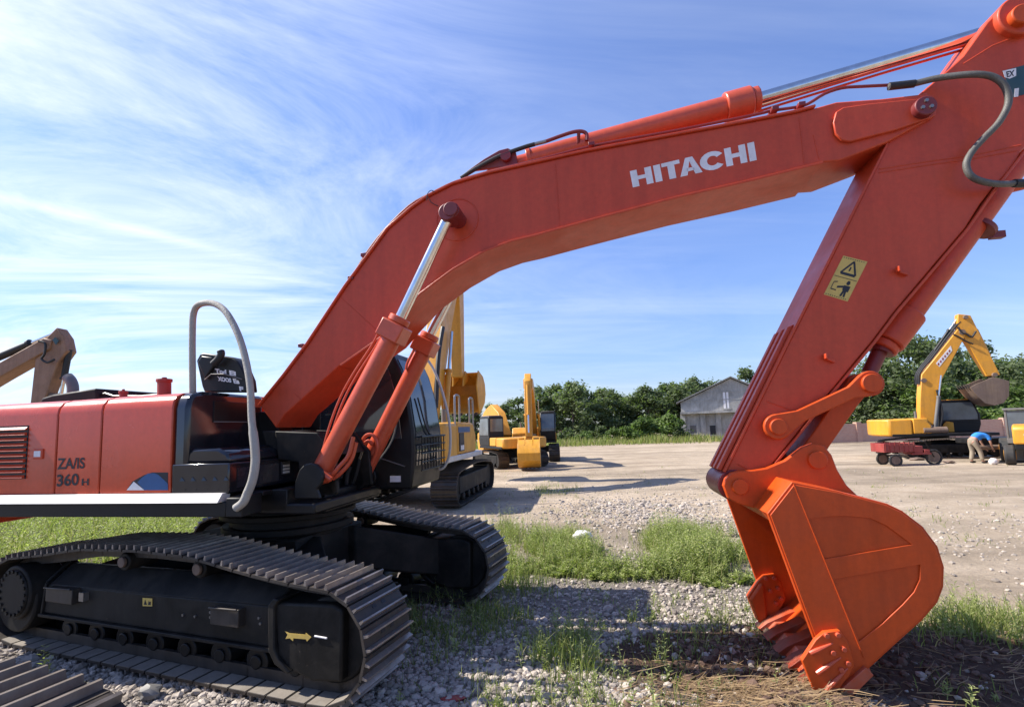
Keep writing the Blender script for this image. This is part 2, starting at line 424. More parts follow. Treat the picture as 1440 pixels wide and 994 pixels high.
mb.tube(catmull([UP(x, y, VCN-.05) for x, y in [(497, 614), (490, 640), (478, 655), (466, 668), (456, 672), (447, 668)]]), .02, 8)
mb.tube(catmull([UP(x, y, VCN-.02) for x, y in [(501, 622), (494, 646), (480, 664), (468, 673)]]), .02, 8)
mb.tube([UP(444, 658, VCN-.1), UP(466, 674, VCN-.1)], .03, 8)
mb.each('oil_pipe', M['cyl'], nc)
VCF = VF+BW+.20
fc, f, a, b, e, ax, sd = cylinder('boom_cylinder', (509, 668), (594, 497), (602, 477), (668, 345), VCF, .098, .056, ex)
mb = MB(); mb.cyl(f-ax*.02-VX*.09, f-ax*.02+VX*.09, .1); mb.build('foot_eye', M['cyl'], fc, bevel=.01)
mb = MB(); mb.cyl(e-VX*.09, e+VX*.05, .085); mb.build('rod_eye', M['dkred'], fc, bevel=.01)
mb = MB()
mb.tube(catmull([UP(x, y, VCF-.12) for x, y in [(504, 640), (507, 625), (514, 613), (523, 611), (529, 618), (530, 632), (524, 648), (518, 660), (508, 664)]]), .02, 8)
mb.tube(catmull([UP(x, y, VCF-.14) for x, y in [(502, 648), (501, 637), (508, 628), (518, 620), (524, 625)]]), .022, 8)
mb.tube(catmull([UP(x, y, VCF-.1) for x, y in [(590, 475), (582, 492), (573, 510), (571, 520)]]), .015, 8)
mb.each('oil_pipe', M['cyl'], fc)
mb = MB()
for pts in ([(490, 634), (486, 645)], [(510, 632), (506, 645)]): mb.tube([UP(x, y, VCF-.15) for x, y in pts], .034, 10)
mb.each('hose_fitting', M['chrome'], fc)
mb = MB()
mb.tube(catmull([UP(x, y, VCF-.15) for x, y in [(506, 645), (503, 660), (498, 676), (490, 690)]]), .035, 10)
mb.tube(catmull([UP(x, y, VCF-.2) for x, y in [(486, 645), (481, 660), (478, 675), (474, 690)]]), .035, 10)
mb.tube(catmull([UP(x, y, VCF-.2) for x, y in [(492, 655), (488, 668), (486, 690)]]), .03, 10)
mb.each('rubber_hose', M['rubber'], fc)
# ---- arm cylinder on top of the boom
ac, f, a, b, e, ax, sd = cylinder('arm_cylinder', (742, 227), (1019, 153), (1056, 143), (1418, 38), VC, .112, .062, ex, block=False)
mb = MB(); c = UP(716, 234, VC); mb.cyl(c-VX*.08, c+VX*.08, .09); mb.cyl(c, f, .08); mb.build('foot_eye', M['cyl'], ac)
mb = MB(); p = [UP(1056, 166, VC-.07), UP(1120, 150, VC-.07), UP(1240, 100, VC-.07), UP(1375, 62, VC-.07)]
for k in range(2): mb.tube([q+VX*.05*k-ZX*.012*k for q in [UP(1068, 151, VC-.04), UP(1240, 98, VC-.04), UP(1390, 54, VC-.04)]], .012, 8)
mb.each('guide_rod', M['red'], ac)
# ---- arm
AV = VF+.05; AW = .50
arm_px = [(1292, 133), (1306, 121), (1335, 96.6), (1354, 79), (1369, 58), (1388, 31.4), (1408, 11), (1424, 1), (1440, -3), (1460, 4), (1472, 20), (1500, 80), (1512, 120), (1495, 160), (1437, 212), (1425, 236), (1397, 264), (1379, 287), (1358, 321), (1258.5, 438), (1227, 480), (1167, 552), (1086, 653), (1066, 682), (1052, 700), (1036, 703), (1022, 697), (1013, 684), (1018, 667), (1110, 480), (1183, 334), (1249, 201), (1270, 160)]
arm_pts = [UP(x, y, AV) for x, y in arm_px]
mb = MB(); mb.prism(arm_pts, VX*AW); arm = mb.build('arm', M['red'], ex, bevel=.012, ang=50)
mb = MB()
e1 = [UP(x, y, AV) for x, y in [(1249, 203), (1183, 334), (1110, 480), (1020, 664)]]
strip(mb, e1, AV-.02, AV+AW+.02, .02, 1)
e2 = [UP(x, y, AV) for x, y in [(1437, 214), (1397, 266), (1358, 322), (1258.5, 439), (1227, 481), (1167, 553), (1088, 651)]]
strip(mb, e2, AV-.02, AV+AW+.02, .02, -1)
mb.each('edge_plate', M['red'], arm, bevel=.004)
mb = MB()                                           # wear strips on the front of the arm
for k in range(3):
    vv = AV+.04+.15*k
    q0, q1 = UQ(1122, 456, AV), UQ(1019, 664, AV)
    dirn = Vector((q1[0]-q0[0], q1[1]-q0[1])).normalized(); nn = Vector((-dirn.y, dirn.x)) if dirn.x < 0 else Vector((dirn.y, -dirn.x))
    if nn.x > 0: nn = -nn
    a0 = U(q0[0]+nn.x*.02, vv, q0[1]+nn.y*.02); a1 = U(q1[0]+nn.x*.02, vv, q1[1]+nn.y*.02)
    o = U(nn.x*.035, 0, nn.y*.035)
    mb.prism([a0, a1, a1+o, a0+o+(a1-a0)*.03], VX*.07)
mb.each('wear_strip', M['red'], arm, bevel=.006)
mb = MB(); c = UP(1032, 682, AV); mb.cyl(c-VX*.012, c+VX*(AW+.012), .135, seg=32); mb.build('nose_boss', M['dkred'], arm, bevel=.008)
mb = MB(); boss(mb, 1437, 20, AV-.06, AV+AW+.06, .175, 32); mb.build('arm_boss', M['red'], arm, bevel=.012)
mb = MB(); boss(mb, 1440, 18, AV-.12, AV+AW+.12, .085, 28); mb.build('cylinder_pin', M['orange'], arm, bevel=.01)
mb = MB(); boss(mb, 1094, 600, AV-.05, AV+AW+.05, .112, 32); mb.build('link_boss', M['orange'], arm, bevel=.008)
mb = MB()
for pts in ([(1236, 238), (1300, 228), (1370, 218), (1436, 204)], [(1355, 90), (1395, 65), (1440, 47)], [(1078, 564), (1114, 577)], [(1036, 652), (1052, 660)], [(1236, 243), (1300, 233), (1370, 223), (1430, 212)]):
    mb.tube([UP(x, y, AV-.001) for x, y in pts], .005, 6)
mb.each('weld_seam', M['red'], arm)
mb = MB()
for x, y in ((1268, 384), (1166, 506)):
    p = UP(x, y, AV-.02); d1 = (UX*.9-ZX*.45).normalized()
    mb.obox(p, d1*.042, VX*.022, ZX*.012); mb.obox(p-d1*.04-VX*.02+ZX*.01, d1*.008, VX*.03, ZX*.022)
mb.each('hose_bracket', M['red'], arm, bevel=.003)
# stickers
def decal(corners, v, mat, name, parent, th=.003):
    mb = MB(); mb.prism([UP(x, y, v-th) for x, y in corners], VX*(th-.0005)); return mb.build(name, M[mat], parent)
SQ = ((1186, 359.5), (1220, 368), (1192, 424), (1158.5, 414))
st = decal(SQ, AV, 'sticker', 'warning_sticker', arm)
mb = MB()
def sk(poly):
    mb.prism([UP(*quad(*SQ, x, y), AV-.0045) for x, y in poly], VX*.001)
def skl(a, b, w):
    d = Vector((b[0]-a[0], b[1]-a[1])).normalized(); n = Vector((-d.y, d.x))*w
    sk([(a[0]-n.x, a[1]-n.y), (b[0]-n.x, b[1]-n.y), (b[0]+n.x, b[1]+n.y), (a[0]+n.x, a[1]+n.y)])
skl((.22, .60), (.80, .60), .03); skl((.20, .60), (.52, .92), .03); skl((.82, .60), (.52, .92), .03)
skl((.5, .68), (.5, .78), .03); skl((.04, .50), (.97, .50), .006)
for x0 in range(10): skl((.05+.09*x0, .965), (.09+.09*x0, .965), .009); skl((.05+.09*x0, .035), (.09+.09*x0, .035), .009)
sk([(.62, .40), (.66, .46), (.74, .46), (.78, .40), (.74, .36), (.66, .36)])
sk([(.58, .34), (.84, .34), (.84, .20), (.77, .20), (.80, .07), (.72, .07), (.70, .18), (.66, .07), (.58, .07), (.62, .20), (.58, .24)])
skl((.34, .26), (.58, .30), .025); skl((.14, .36), (.14, .18), .012); skl((.14, .18), (.36, .18), .012); skl((.14, .36), (.28, .38), .012)
mb.build('pictogram', M['ink'], st)
pl = decal(((1410, 100), (1470, 84), (1476, 124), (1425, 137)), AV, 'teal', 'data_plate', arm)
mb = MB()
for poly in ([(1410, 100), (1429, 96), (1429, 107), (1420, 111), (1413, 109)], [(1427, 125), (1433, 124), (1432, 136), (1426, 137)]):
    mb.prism([UP(x, y, AV-.0045) for x, y in poly], VX*.001)
mb.each('emblem', M['letter'], pl)
vs, fs = text_faces('EX', .03)
mb = MB(); mb.add([UP(*quad((1415, 101), (1427, 98.5), (1426, 107), (1416, 109), x, y), AV-.006) for x, y in vs], fs); mb.build('emblem_letters', M['ink'], pl, recalc=False)
# looping hose
hp = [(1250, 122, .0), (1262, 120.5, .0), (1285, 118, 0), (1320, 110, -.06), (1365, 105, -.14), (1395, 108, -.16), (1413, 122, -.16), (1418, 145, -.15), (1405, 172, -.13), (1385, 193, -.11), (1368, 212, -.1), (1359, 230, -.1), (1364, 246, -.1), (1380, 255, -.09), (1405, 259, -.06), (1432, 258, 0)]
mb = MB(); mb.tube(catmull([UP(x, y, VF+.02+dv) for x, y, dv in hp], 5), .026, 14); mb.build('looped_hose', M['hose'], arm)
mb = MB(); mb.tube([UP(1250, 122, VF+.02), UP(1286, 118, VF+.02)], .033, 12); mb.cyl(UP(1426, 258, VF+.0), UP(1442, 258, VF+.03), .034, seg=10); mb.each('hose_fitting', M['rubber'], arm)
# ---- bucket cylinder
VB = AV+AW/2
bc, f, a, b, e, ax, sd = cylinder('bucket_cylinder', (1432, 222), (1276, 440), (1244, 482), (1222, 525), VB, .118, .062, ex, mt='red', block=False, rod='dkred')  # rod coloured dark red for the shade it lies in
mb = MB(); mb.cyl(UP(1379, 318, VB), UP(1375, 323, VB), .128, seg=24)
p = UP(1398, 331, VB); mb.obox(p+UX*.02, UX*.05, VX*.03, ZX*.03); mb.build('cylinder_clamp', M['dkred'], bc)
mb = MB(); mb.cyl(UP(1243, 486, VB), UP(1238, 496, VB), .10, seg=16); mb.build('rod_wiper', M['dkred'], bc)
mb = MB(); mb.tube(catmull([UP(x, y, VB) for x, y in [(1440, 262), (1412, 270), (1394, 285)]]), .03, 8); mb.build('oil_pipe', M['red'], bc)
# ---- links
EV = AV-.10                                          # bucket ear near plate
def bar2(mb, p, q, r1, r2, w, v0, v1, necks=.5):
    # flat link with round ends (p,q in (u,z))
    P = Vector(p); Q = Vector(q); d = (Q-P).normalized(); n = Vector((-d.y, d.x)); a0 = math.degrees(math.atan2(d.y, d.x))
    pts = []
    for k in range(-110, 111, 20): pts.append(Q+Vector((math.cos(R(a0+k)), math.sin(R(a0+k))))*r2)
    L = (Q-P).length
    pts += [P+d*(L*.80)+n*w, P+d*(L*.25)+n*w]
    for k in range(70, 291, 20): pts.append(P+Vector((math.cos(R(a0+k)), math.sin(R(a0+k))))*r1)
    pts += [P+d*(L*.25)-n*w, P+d*(L*.80)-n*w]
    mb.prism([U(x, v0, z) for x, z in pts], VX*(v1-v0))
LV = EV-.02
lk_a = UQ(1094, 600, LV); lk_b = UQ(1225, 539, LV)
for v0 in (LV, AV+AW+.06):
    mb = MB(); bar2(mb, lk_a, lk_b, .108, .105, .053, v0, v0+.05); link = mb.build('link', M['orange'], ex, bevel=.008)
    mb = MB()
    for q, r in ((lk_a, .068), (lk_b, .078)): mb.cyl(U(q[0], v0-.03 if v0 == LV else v0+.02, q[1]), U(q[0], v0+.03 if v0 == LV else v0+.08, q[1]), r, seg=28)
    mb.each('link_pin', M['orange'], link, bevel=.006)
mb = MB(); mb.cyl(U(lk_b[0], LV+.05, lk_b[1]), U(lk_b[0], AV+AW+.06, lk_b[1]), .072); mb.build('cross_pin', M['dkred'], ex)
ear_b = UQ(1149, 646.6, EV)
mb = MB(); bar2(mb, ear_b, lk_b, .10, .10, .085, VB-.17, VB+.17); mb.build('bucket_link', M['orange'], ex, bevel=.01)
# ---- bucket
BV = VC+.0-.72; BWD = 1.44
prof = [(1079, 722), (1114, 677), (1177, 690), (1212, 699), (1248, 708), (1269, 718), (1298, 740), (1319, 768), (1328, 797), (1327, 825), (1319, 846.5), (1298, 871), (1262, 903), (1225, 937), (1193, 966)]
front = [(1177, 972), (1161, 940), (1143, 894.5)]
pw = [UP(x, y, BV) for x, y in prof]; fw = [UP(x, y, BV) for x, y in front]
bq = thing_b = None
mb = MB()
n = len(pw)
# curved shell across the width (thick)
cen = sum(pw, Vector((0, 0, 0)))/n
inn = []
for i, p in enumerate(pw):
    a = pw[max(0, i-1)]; b = pw[min(n-1, i+1)]; nn = VX.cross((b-a).normalized())
    if nn.dot(cen-p) < 0: nn = -nn
    inn.append(p+nn*.035)
vs = []
for p, q in zip(pw, inn): vs += [p+VX*.02, p+VX*(BWD-.02), q+VX*(BWD-.02), q+VX*.02]
fs = []
for i in range(n-1):
    a = i*4; b = a+4; fs += [(a, b, b+1, a+1), (a+2, b+2, b+3, a+3), (a, a+3, b+3, b), (a+1, b+1, b+2, a+2)]
fs += [(0, 1, 2, 3), (4*n-4, 4*n-3, 4*n-2, 4*n-1)]
mb.add(vs, fs); bk = mb.build('bucket', M['orange'], ex, ang=40)
mb = MB(); mb.prism(pw+fw, VX*.035); mb.build('side_plate', M['orange'], bk, bevel=.006)
mb = MB(); mb.prism([p+VX*(BWD-.035) for p in pw+fw], VX*.035); mb.build('side_plate', M['orange'], bk, bevel=.006)
# raised frame on the near side plate with two recessed panels
s_ = 2.809
z7 = lambda L: [(1020+x/s_, 640+y/s_) for x, y in L]
outer = z7([(178, 236), (272, 116)])+[(x, y) for x, y in [(1177, 692), (1212, 701), (1246, 710), (1267, 720), (1296, 742), (1316, 769), (1325, 797), (1324, 824), (1316, 845), (1296, 869), (1260, 901), (1224, 934), (1196, 958)]]+z7([(440, 880), (355, 712)])
h1 = z7([(334, 250), (400, 243), (480, 240), (570, 248), (640, 280), (700, 325), (738, 352), (394, 410)])
h2 = z7([(428, 490), (770, 432), (768, 490), (745, 540), (700, 590), (620, 665), (530, 735)])
mb = MB(); mb.plate([[UP(x, y, BV-.014) for x, y in L] for L in (outer, h1, h2)], VX*.013); mb.build('side_frame', M['orange'], bk, bevel=.004)
mb = MB(); mb.tube([UP(*z7([(270, 112)])[0], BV-.015), UP(*z7([(548, 800)])[0], BV-.015)], .005, 6); mb.each('weld_seam', M['orange'], bk)
# lip, side cutters, adapters
lip = [(1193, 960), (1225, 937), (1229, 950), (1196, 982), (1150, 974), (1146, 962)]
mb = MB(); mb.prism([UP(x, y, BV-.05) for x, y in [(1184, 968), (1218, 938), (1229, 949), (1196, 982)]], VX*.12)
mb.prism([UP(x, y, BV) + VX*.04 for x, y in [(1225, 937), (1229, 948), (1180, 985), (1150, 978), (1166, 962), (1190, 962)]], VX*(BWD-.08))
mb.build('lip_plate', M['scrape'], bk, bevel=.004)
mb = MB()
for k in range(5):
    v0 = .14+k*.265
    P = [(1208, 944), (1200, 944), (1153, 964), (1137, 976), (1150, 982), (1194, 973)]
    mb.prism([UP(x, y, BV)+VX*v0 for x, y in P], VX*.15)
    mb.each('tooth', M['scrape'], bk, bevel=.004)
cut = [(1145, 897), (1157, 886.5), (1179, 884), (1190, 900.5), (1199, 931), (1192, 946), (1172, 972), (1144, 972), (1125.5, 926)]
for k, (v0, v1) in enumerate(((-.06, -.015), (BWD-.11, BWD-.04))):
    mb = MB(); P = [UP(x, y, BV-.03)+VX*(v0+.03) for x, y in cut]; mb.prism(P, VX*(v1-v0)); sct = mb.build('side_cutter', M['orange'], bk, bevel=.005)
    if k == 1:
        mb = MB(); mb.prism([UP(x, y, BV)+VX*(BWD-.15) for x, y in [(1145, 897), (1125.5, 926), (1144, 972), (1160, 972), (1152, 897)]], VX*.14); mb.build('cutter_edge', M['orange'], sct, bevel=.02)
    mb = MB()
    for x, y in ((1162, 893), (1178, 892), (1186, 912), (1171, 917), (1192, 932), (1182.5, 941)):
        p = UP(x, y, BV-.06)+VX*(0 if k == 0 else BWD-.06); mb.cyl(p-VX*.02, p+VX*.02, .019, .021, seg=8)
    mb.each('bolt', M['cyl'], sct, bevel=.004)
    if k == 0:
        mb = MB()
        for a, b in (((1139.5, 918), (1171, 904)), ((1149, 946), (1182.5, 924)), ((1162, 970), (1192, 939))):
            mb.tube([UP(*a, BV-.06), UP(*lerp(a, b, .3), BV-.072), UP(*b, BV-.06)], [.016, .017, .006], 8)
        mb.each('cutter_rib', M['cyl'], sct)
# ears
ear = [(1017, 683), (1020, 673), (1028, 665), (1039, 662), (1060, 661), (1078.5, 658), (1104.6, 647), (1128, 629), (1144, 623), (1159.6, 627), (1170, 639.6), (1178, 660.5), (1191, 682), (1214, 704), (1200, 712), (1130, 700), (1085, 720), (1060, 714), (1040, 709), (1024, 701)]
for v0 in (EV, AV+AW+.04):
    mb = MB(); mb.prism([UP(x, y, EV)+VX*(v0-EV) for x, y in ear], VX*.06); eo = mb.build('mounting_ear', M['orange'], bk, bevel=.01)
    mb = MB()
    for (x, y, r) in ((1040.5, 684, .066), (1149, 646.6, .074)):
        p = UP(x, y, EV)+VX*(v0-EV); s = -.03 if v0 == EV else .04
        mb.cyl(p+VX*s, p+VX*(s+.05), r, seg=28)
    mb.each('ear_pin', M['orange'], eo, bevel=.006)
mb = MB()
p = UP(1040.5, 684, EV); mb.cyl(p+VX*.06, p+VX*(AV+AW+.04-EV), .06)
p = UP(1149, 646.6, EV); mb.cyl(p+VX*.06, p+VX*(AV+AW+.04-EV), .06)
mb.each('bucket_pin', M['dkred'], bk)
# strengthening flange under the front edge of the top plate
mb = MB(); mb.prism([UP(x, y, BV)+VX*.12 for x, y in [(1079, 722), (1086, 713), (1098, 724), (1092, 738)]], VX*(BWD-.24)); mb.build('top_lip', M['orange'], bk, bevel=.01)

# ---- house: hood panels
def z_at(px, py, v): return UQ(px, py, v)[1]
ZD = 1.61
HOODW = 2.7
def hood_profile(v0, zt):
    a = [(0, 0), (0, zt-ZD-.16), (.012, zt-ZD-.105), (.05, zt-ZD-.055), (.12, zt-ZD-.025), (.30, zt-ZD-.005), (.6, zt-ZD)]
    L = [(v0+x, ZD+z) for x, z in a]
    R_ = [(v0+HOODW-x, ZD+z) for x, z in a[::-1]]
    return L+R_
u_r = -7.15
s1 = UQ(76, 690, VS)[0]; s2 = UQ(139, 688, VS)[0]; s3 = UQ(240, 688, VS)[0]
hood = None
for k, (ua, ub, za, zb) in enumerate(((u_r, s1, 2.50, 2.515), (s1, s2, 2.515, 2.525), (s2, s3, 2.525, 2.535))):
    ua += .006; ub -= .006
    A = [U(ua, v, z) for v, z in hood_profile(VS, za)]; B = [U(ub, v, z) for v, z in hood_profile(VS, zb)]
    mb = MB(); nn = len(A)
    mb.add(A+B, [tuple(range(nn)), tuple(range(nn, 2*nn))[::-1]]+[(i, (i+1) % nn, nn+(i+1) % nn, nn+i) for i in range(nn)])
    o = mb.build('hood_panel', M['hood'], ex, bevel=.01, ang=30)
    if k == 0: hp0 = o
    if k == 1: hp1 = o
    if k == 2: hp2 = o
mb = MB(); mb.box(U, u_r+.05, s3-.02, VS+.015, VS+HOODW-.015, ZD-.02, 2.30); mb.build('engine_bay', M['black'], ex)
# vent with louvres
mb = MB(); q0 = UQ(-60, 600, VS); q1 = UQ(41, 599, VS); z1 = UQ(41, 598, VS)[1]; z0 = UQ(40, 673, VS)[1]
mb.box(U, q0[0], q1[0], VS-.004, VS+.05, z0, z1); vent = mb.build('side_vent', M['ink'], hp0)
mb = MB(); nl = 10
for i in range(nl):
    za = z0+(z1-z0)*(i+.15)/nl; zb = z0+(z1-z0)*(i+.72)/nl
    pr = [U(q0[0], VS-.006, zb), U(q0[0], VS-.030, za+.006), U(q0[0], VS-.030, za), U(q0[0], VS-.006, za)]
    mb.prism(pr, UX*(q1[0]-q0[0]-.01))
mb.each('louvre', M['hood'], vent)
q0 = UQ(48, 631, VS); q1 = UQ(61, 645, VS)
mb = MB(); mb.box(U, q0[0], q1[0], VS-.012, VS+.01, q1[1], q0[1]); lt = mb.build('latch', M['red'], hp0, bevel=.006)
mb = MB(); mb.box(U, q0[0]+.02, q1[0]-.02, VS-.016, VS-.011, q1[1]+.02, q0[1]-.02); mb.build('keyhole_plate', M['letter'], lt)
def wr(body, qd, v, mat, name, parent, off=.02, shear=0):
    vs, fs = text_faces(body, off, shear)
    mb = MB(); mb.add([UP(*quad(*qd, x, y), v) for x, y in vs], fs); return mb.build(name, M[mat], parent, recalc=False)
wr('ZA/IS', ((81, 644), (119.5, 643), (119, 658.5), (80, 660)), VS-.004, 'ink', 'model_lettering', hp1, .025)
wr('360', ((80, 667), (111, 665), (110.5, 682), (79.5, 684)), VS-.004, 'ink', 'model_number', hp1, .022)
wr('H', ((115, 673), (125, 672.5), (124.6, 682), (114.5, 682.5)), VS-.004, 'ink', 'model_letter', hp1, .03)
dc = decal([(186, 677), (202, 668), (214, 664), (236, 664), (236, 689), (178, 689)], VS, 'ink', 'stripe_decal', hp2)
mb = MB(); P = [(200, 671), (208, 665.5), (216, 665), (222, 667), (230, 674), (236, 680), (236, 689), (203, 689), (193, 678)]
mb.prism([UP(x, y, VS-.005) for x, y in P], VX*.001); mb.build('blue_stripe', M['blue'], dc)
mb = MB(); mb.prism([UP(x, y, VS-.0052) for x, y in [(178, 689), (188, 677), (203, 689)]], VX*.001); mb.build('white_stripe', M['letter'], dc)
# things on the hood: muffler cover, exhaust, caps
q = UQ(52, 566, VS+.55); q2 = UQ(134, 556, VS+.55)
mb = MB(); prf = [U(q[0], VS+.55, 2.46), U(q[0]+.06, VS+.55, 2.58), U(q[0]+.2, VS+.55, 2.61), U(q2[0], VS+.55, 2.655), U(q2[0]+.03, VS+.55, 2.5)]
mb.prism(prf, VX*.9); mb.build('muffler_cover', M['dusty'], ex, bevel=.02)
mb = MB(); mb.tube(catmull([UP(x, y, VS+1.0) for x, y in [(102, 560), (102.5, 545), (100, 536), (95, 530)]]), .058, 16); mb.build('exhaust_pipe', M['grey'], ex)
for (x, y0, y1, r) in ((173.5, 560, 551, .035), (231, 553, 534.5, .062)):
    p = UP(x, y0+3, VS+.5); q_ = UP(x, y1, VS+.5)
    mb = MB(); mb.cyl(p, q_, r, seg=20); mb.cyl(q_-ZX*.02, q_+ZX*.012, r*1.18, seg=20); mb.cyl(q_, q_+ZX*.03, r*.4, seg=8); mb.build('filler_cap', M['cartred'], ex, bevel=.004)
mb = MB(); mb.tube([UP(x, y, VS+.6) for x, y in [(140, 556), (148, 553), (160, 557), (200, 557), (222, 555)]], .012, 6); mb.build('hood_rail', M['black'], ex)
# deck edge
ud = UQ(318, 690, VS)[0]
mb = MB(); pr = [(VS-.10, ZD-.075), (VS-.04, ZD), (VS+.05, ZD), (VS+.05, ZD-.075)]
mb.prism([U(u_r, v, z) for v, z in pr], UX*(ud-u_r)); mb.build('deck_edge', M['white'], ex, bevel=.004)
mb = MB(); mb.box(U, u_r, ud+.04, VS-.05, VS+.06, ZD-.20, ZD-.077); mb.box(U, u_r, ud-.1, VS+.06, SV+1.35, ZD-.19, ZD-.03)
mb.box(U, ud-.2, -2.9, VS+.35, 6.2, ZD-.22, ZD-.02)
mb.prism([U(ud+.04, VS-.05, ZD-.2), U(ud+.04, VS-.05, ZD-.04), U(ud+.04, VS+.2, ZD-.02), U(ud+.04, VS+.2, ZD-.2)], UX*.16)
mb.build('deck_frame', M['black'], ex, bevel=.008)
# counterweight
mb = MB(); cw = [(SU-2.1, VS+.1), (SU-2.9, VS+.12), (SU-3.35, VS+.5), (SU-3.5, SV), (SU-3.35, SV*2-VS-.5), (SU-2.9, SV*2-VS-.1), (SU-2.1, SV*2-VS-.1)]
mb.prism([U(u-.02, v, 1.3) for u, v in cw], ZX*1.1); mb.build('counterweight', M['hood'], ex, bevel=.06)
# glossy black tank beside the hood
ut = UQ(262, 620, VS)[0]
tk = []
mb = MB()
vA, vB = VS+.004, VS+1.02
pr0 = [(VS+.004, ZD), (VS+.004, 2.36), (VS+.03, 2.45), (VS+.09, 2.50), (VS+.2, 2.525), (vB, 2.525), (vB, ZD)]
mb.prism([U(s3+.004, v, z) for v, z in pr0], UX*(ut-s3)); tank = mb.build('fuel_tank', M['gloss'], ex, bevel=.035, ang=50)
mb = MB(); qa = U(ut+.007, VS+.22, 2.30); mb.box(U, ut+.0, ut+.012, VS+.30, VS+.86, 2.24, 2.44); mb.build('tank_label', M['black'], tank, bevel=.003)
mb = MB()
for a, b in ((.30, .86),):
    mb.box(U, ut+.012, ut+.016, VS+a, VS+b, 2.235, 2.245)
mb.build('label_edge', M['grey'], tank)
mb = MB(); ub = UQ(322, 660, VS)[0]
zb = ZD+.255
mb.box(U, s3+.004, ub, VS+.0, VS+1.1, ZD-.01, zb); tool = mb.build('tool_box', M['gloss'], ex, bevel=.012)
mb = MB()
pr = [(s3+.12, zb+.001), (s3+.14, zb+.10), (s3+.19, zb+.135), (ub-.14, zb+.13), (ub-.04, zb+.08), (ub-.015, zb+.001)]
mb.prism([U(u, VS+.03, z) for u, z in pr], VX*1.07); mb.build('box_lid', M['gloss'], tool, bevel=.025, ang=50)
mb = MB()
for i in range(5):
    u = s3+.10+i*.085*(ub-s3)/.45
    mb.prism([U(u, VS-.012, zb-.15), U(u+.045, VS-.004, zb-.15), U(u+.012, VS-.004, zb-.115)], VX*.012)
    mb.cyl(U(u+.05, VS-.004, ZD+.03), U(u+.05, VS+.002, ZD+.03), .006, seg=8)
mb.each('side_louvre', M['gloss'], tool)
mb = MB(); mb.box(U, ub, ub+.006, VS+.10, VS+.68, ZD+.03, zb-.05); mb.build('box_panel', M['slate'], tool)
mb = MB(); mb.box(U, ub, ub+.012, VS+.71, VS+.86, ZD+.08, zb-.04)
lab = mb.build('headlamp', M['ink'], tool, bevel=.004)
mb = MB()
for i in range(3): mb.box(U, ub+.012, ub+.016, VS+.735, VS+.84, ZD+.095+i*.032, ZD+.115+i*.032)
mb.each('lamp_bar', M['white'], lab)
mb = MB(); mb.box(U, ub-.02, ub+.17, VS+.22, VS+1.0, ZD-.06, ZD-.02); mb.box(U, ub-.02, ub+.13, VS+.5, VS+1.15, ZD-.25, ZD-.2); mb.each('front_step', M['black'], ex, bevel=.008)
# handrail
rail = [(271, 552, .22), (270.5, 510, .22), (270.5, 470, .22), (272, 442, .22), (279, 429, .2), (296, 426, .17), (312, 433, .13), (325, 450, .1), (337, 476, .07), (346, 508, .04), (352, 545, .0), (354, 590, -.03), (358, 625, -.05), (359, 650, -.06), (355, 675, -.07), (348, 693, -.07), (342, 706, -.07), (332, 714, -.06)]
pts = catmull([UP(x, y, VS+dv) for x, y, dv in rail], 4)
mb = MB(); mb.tube(pts, [.030 if i < 46 else .036 for i in range(len(pts))], 12); mb.build('handrail', M['wrap'], ex)
# raised black cover with white writing
CV = VS+.42
cvp = [(276, 507), (281, 498), (286, 496), (326, 502), (334, 508), (341, 520), (347, 534), (349, 551), (287, 551), (284, 543)]
mb = MB(); mb.prism([UP(x, y, CV) for x, y in cvp], VX*.14); cvr = mb.build('raised_cover', M['black'], ex, bevel=.012)
mb = MB(); P = [(277, 509), (283, 500), (298, 502), (302, 512), (292, 527), (288, 533)]
mb.prism([UP(x, y, CV-.03) for x, y in P], VX*.035); mb.build('cover_flap', M['black'], cvr, bevel=.012)
mb = MB(); mb.tube([UP(x, y, CV-.025) for x, y in [(288, 534), (297, 526), (316, 526), (340, 533)]], .006, 6); mb.build('cover_seam', M['grey'], cvr)
for body, qd in (('Tod', ((302, 518), (318, 520), (318.5, 526.5), (303, 524.5))), ('Ei', ((322, 520.5), (331.5, 522), (332, 528.5), (323, 527.5))), ('XOOS', ((305, 529), (325, 532), (325.5, 538), (307, 535.5))), ('Ea', ((327, 532), (336.5, 533), (337, 540), (329, 539))), ('F', ((336, 543), (342, 544), (342, 550), (337, 549.5)))):
    wr(body, qd, CV-.004, 'letter', 'cover_lettering', cvr, .06)
mb = MB(); mb.tube(catmull([UP(x, y, CV-.06) for x, y in [(300, 512), (307, 505), (311, 498), (310, 493)]]), [.035]*18+[.03], 12); mb.build('grip', M['rubber'], cvr)
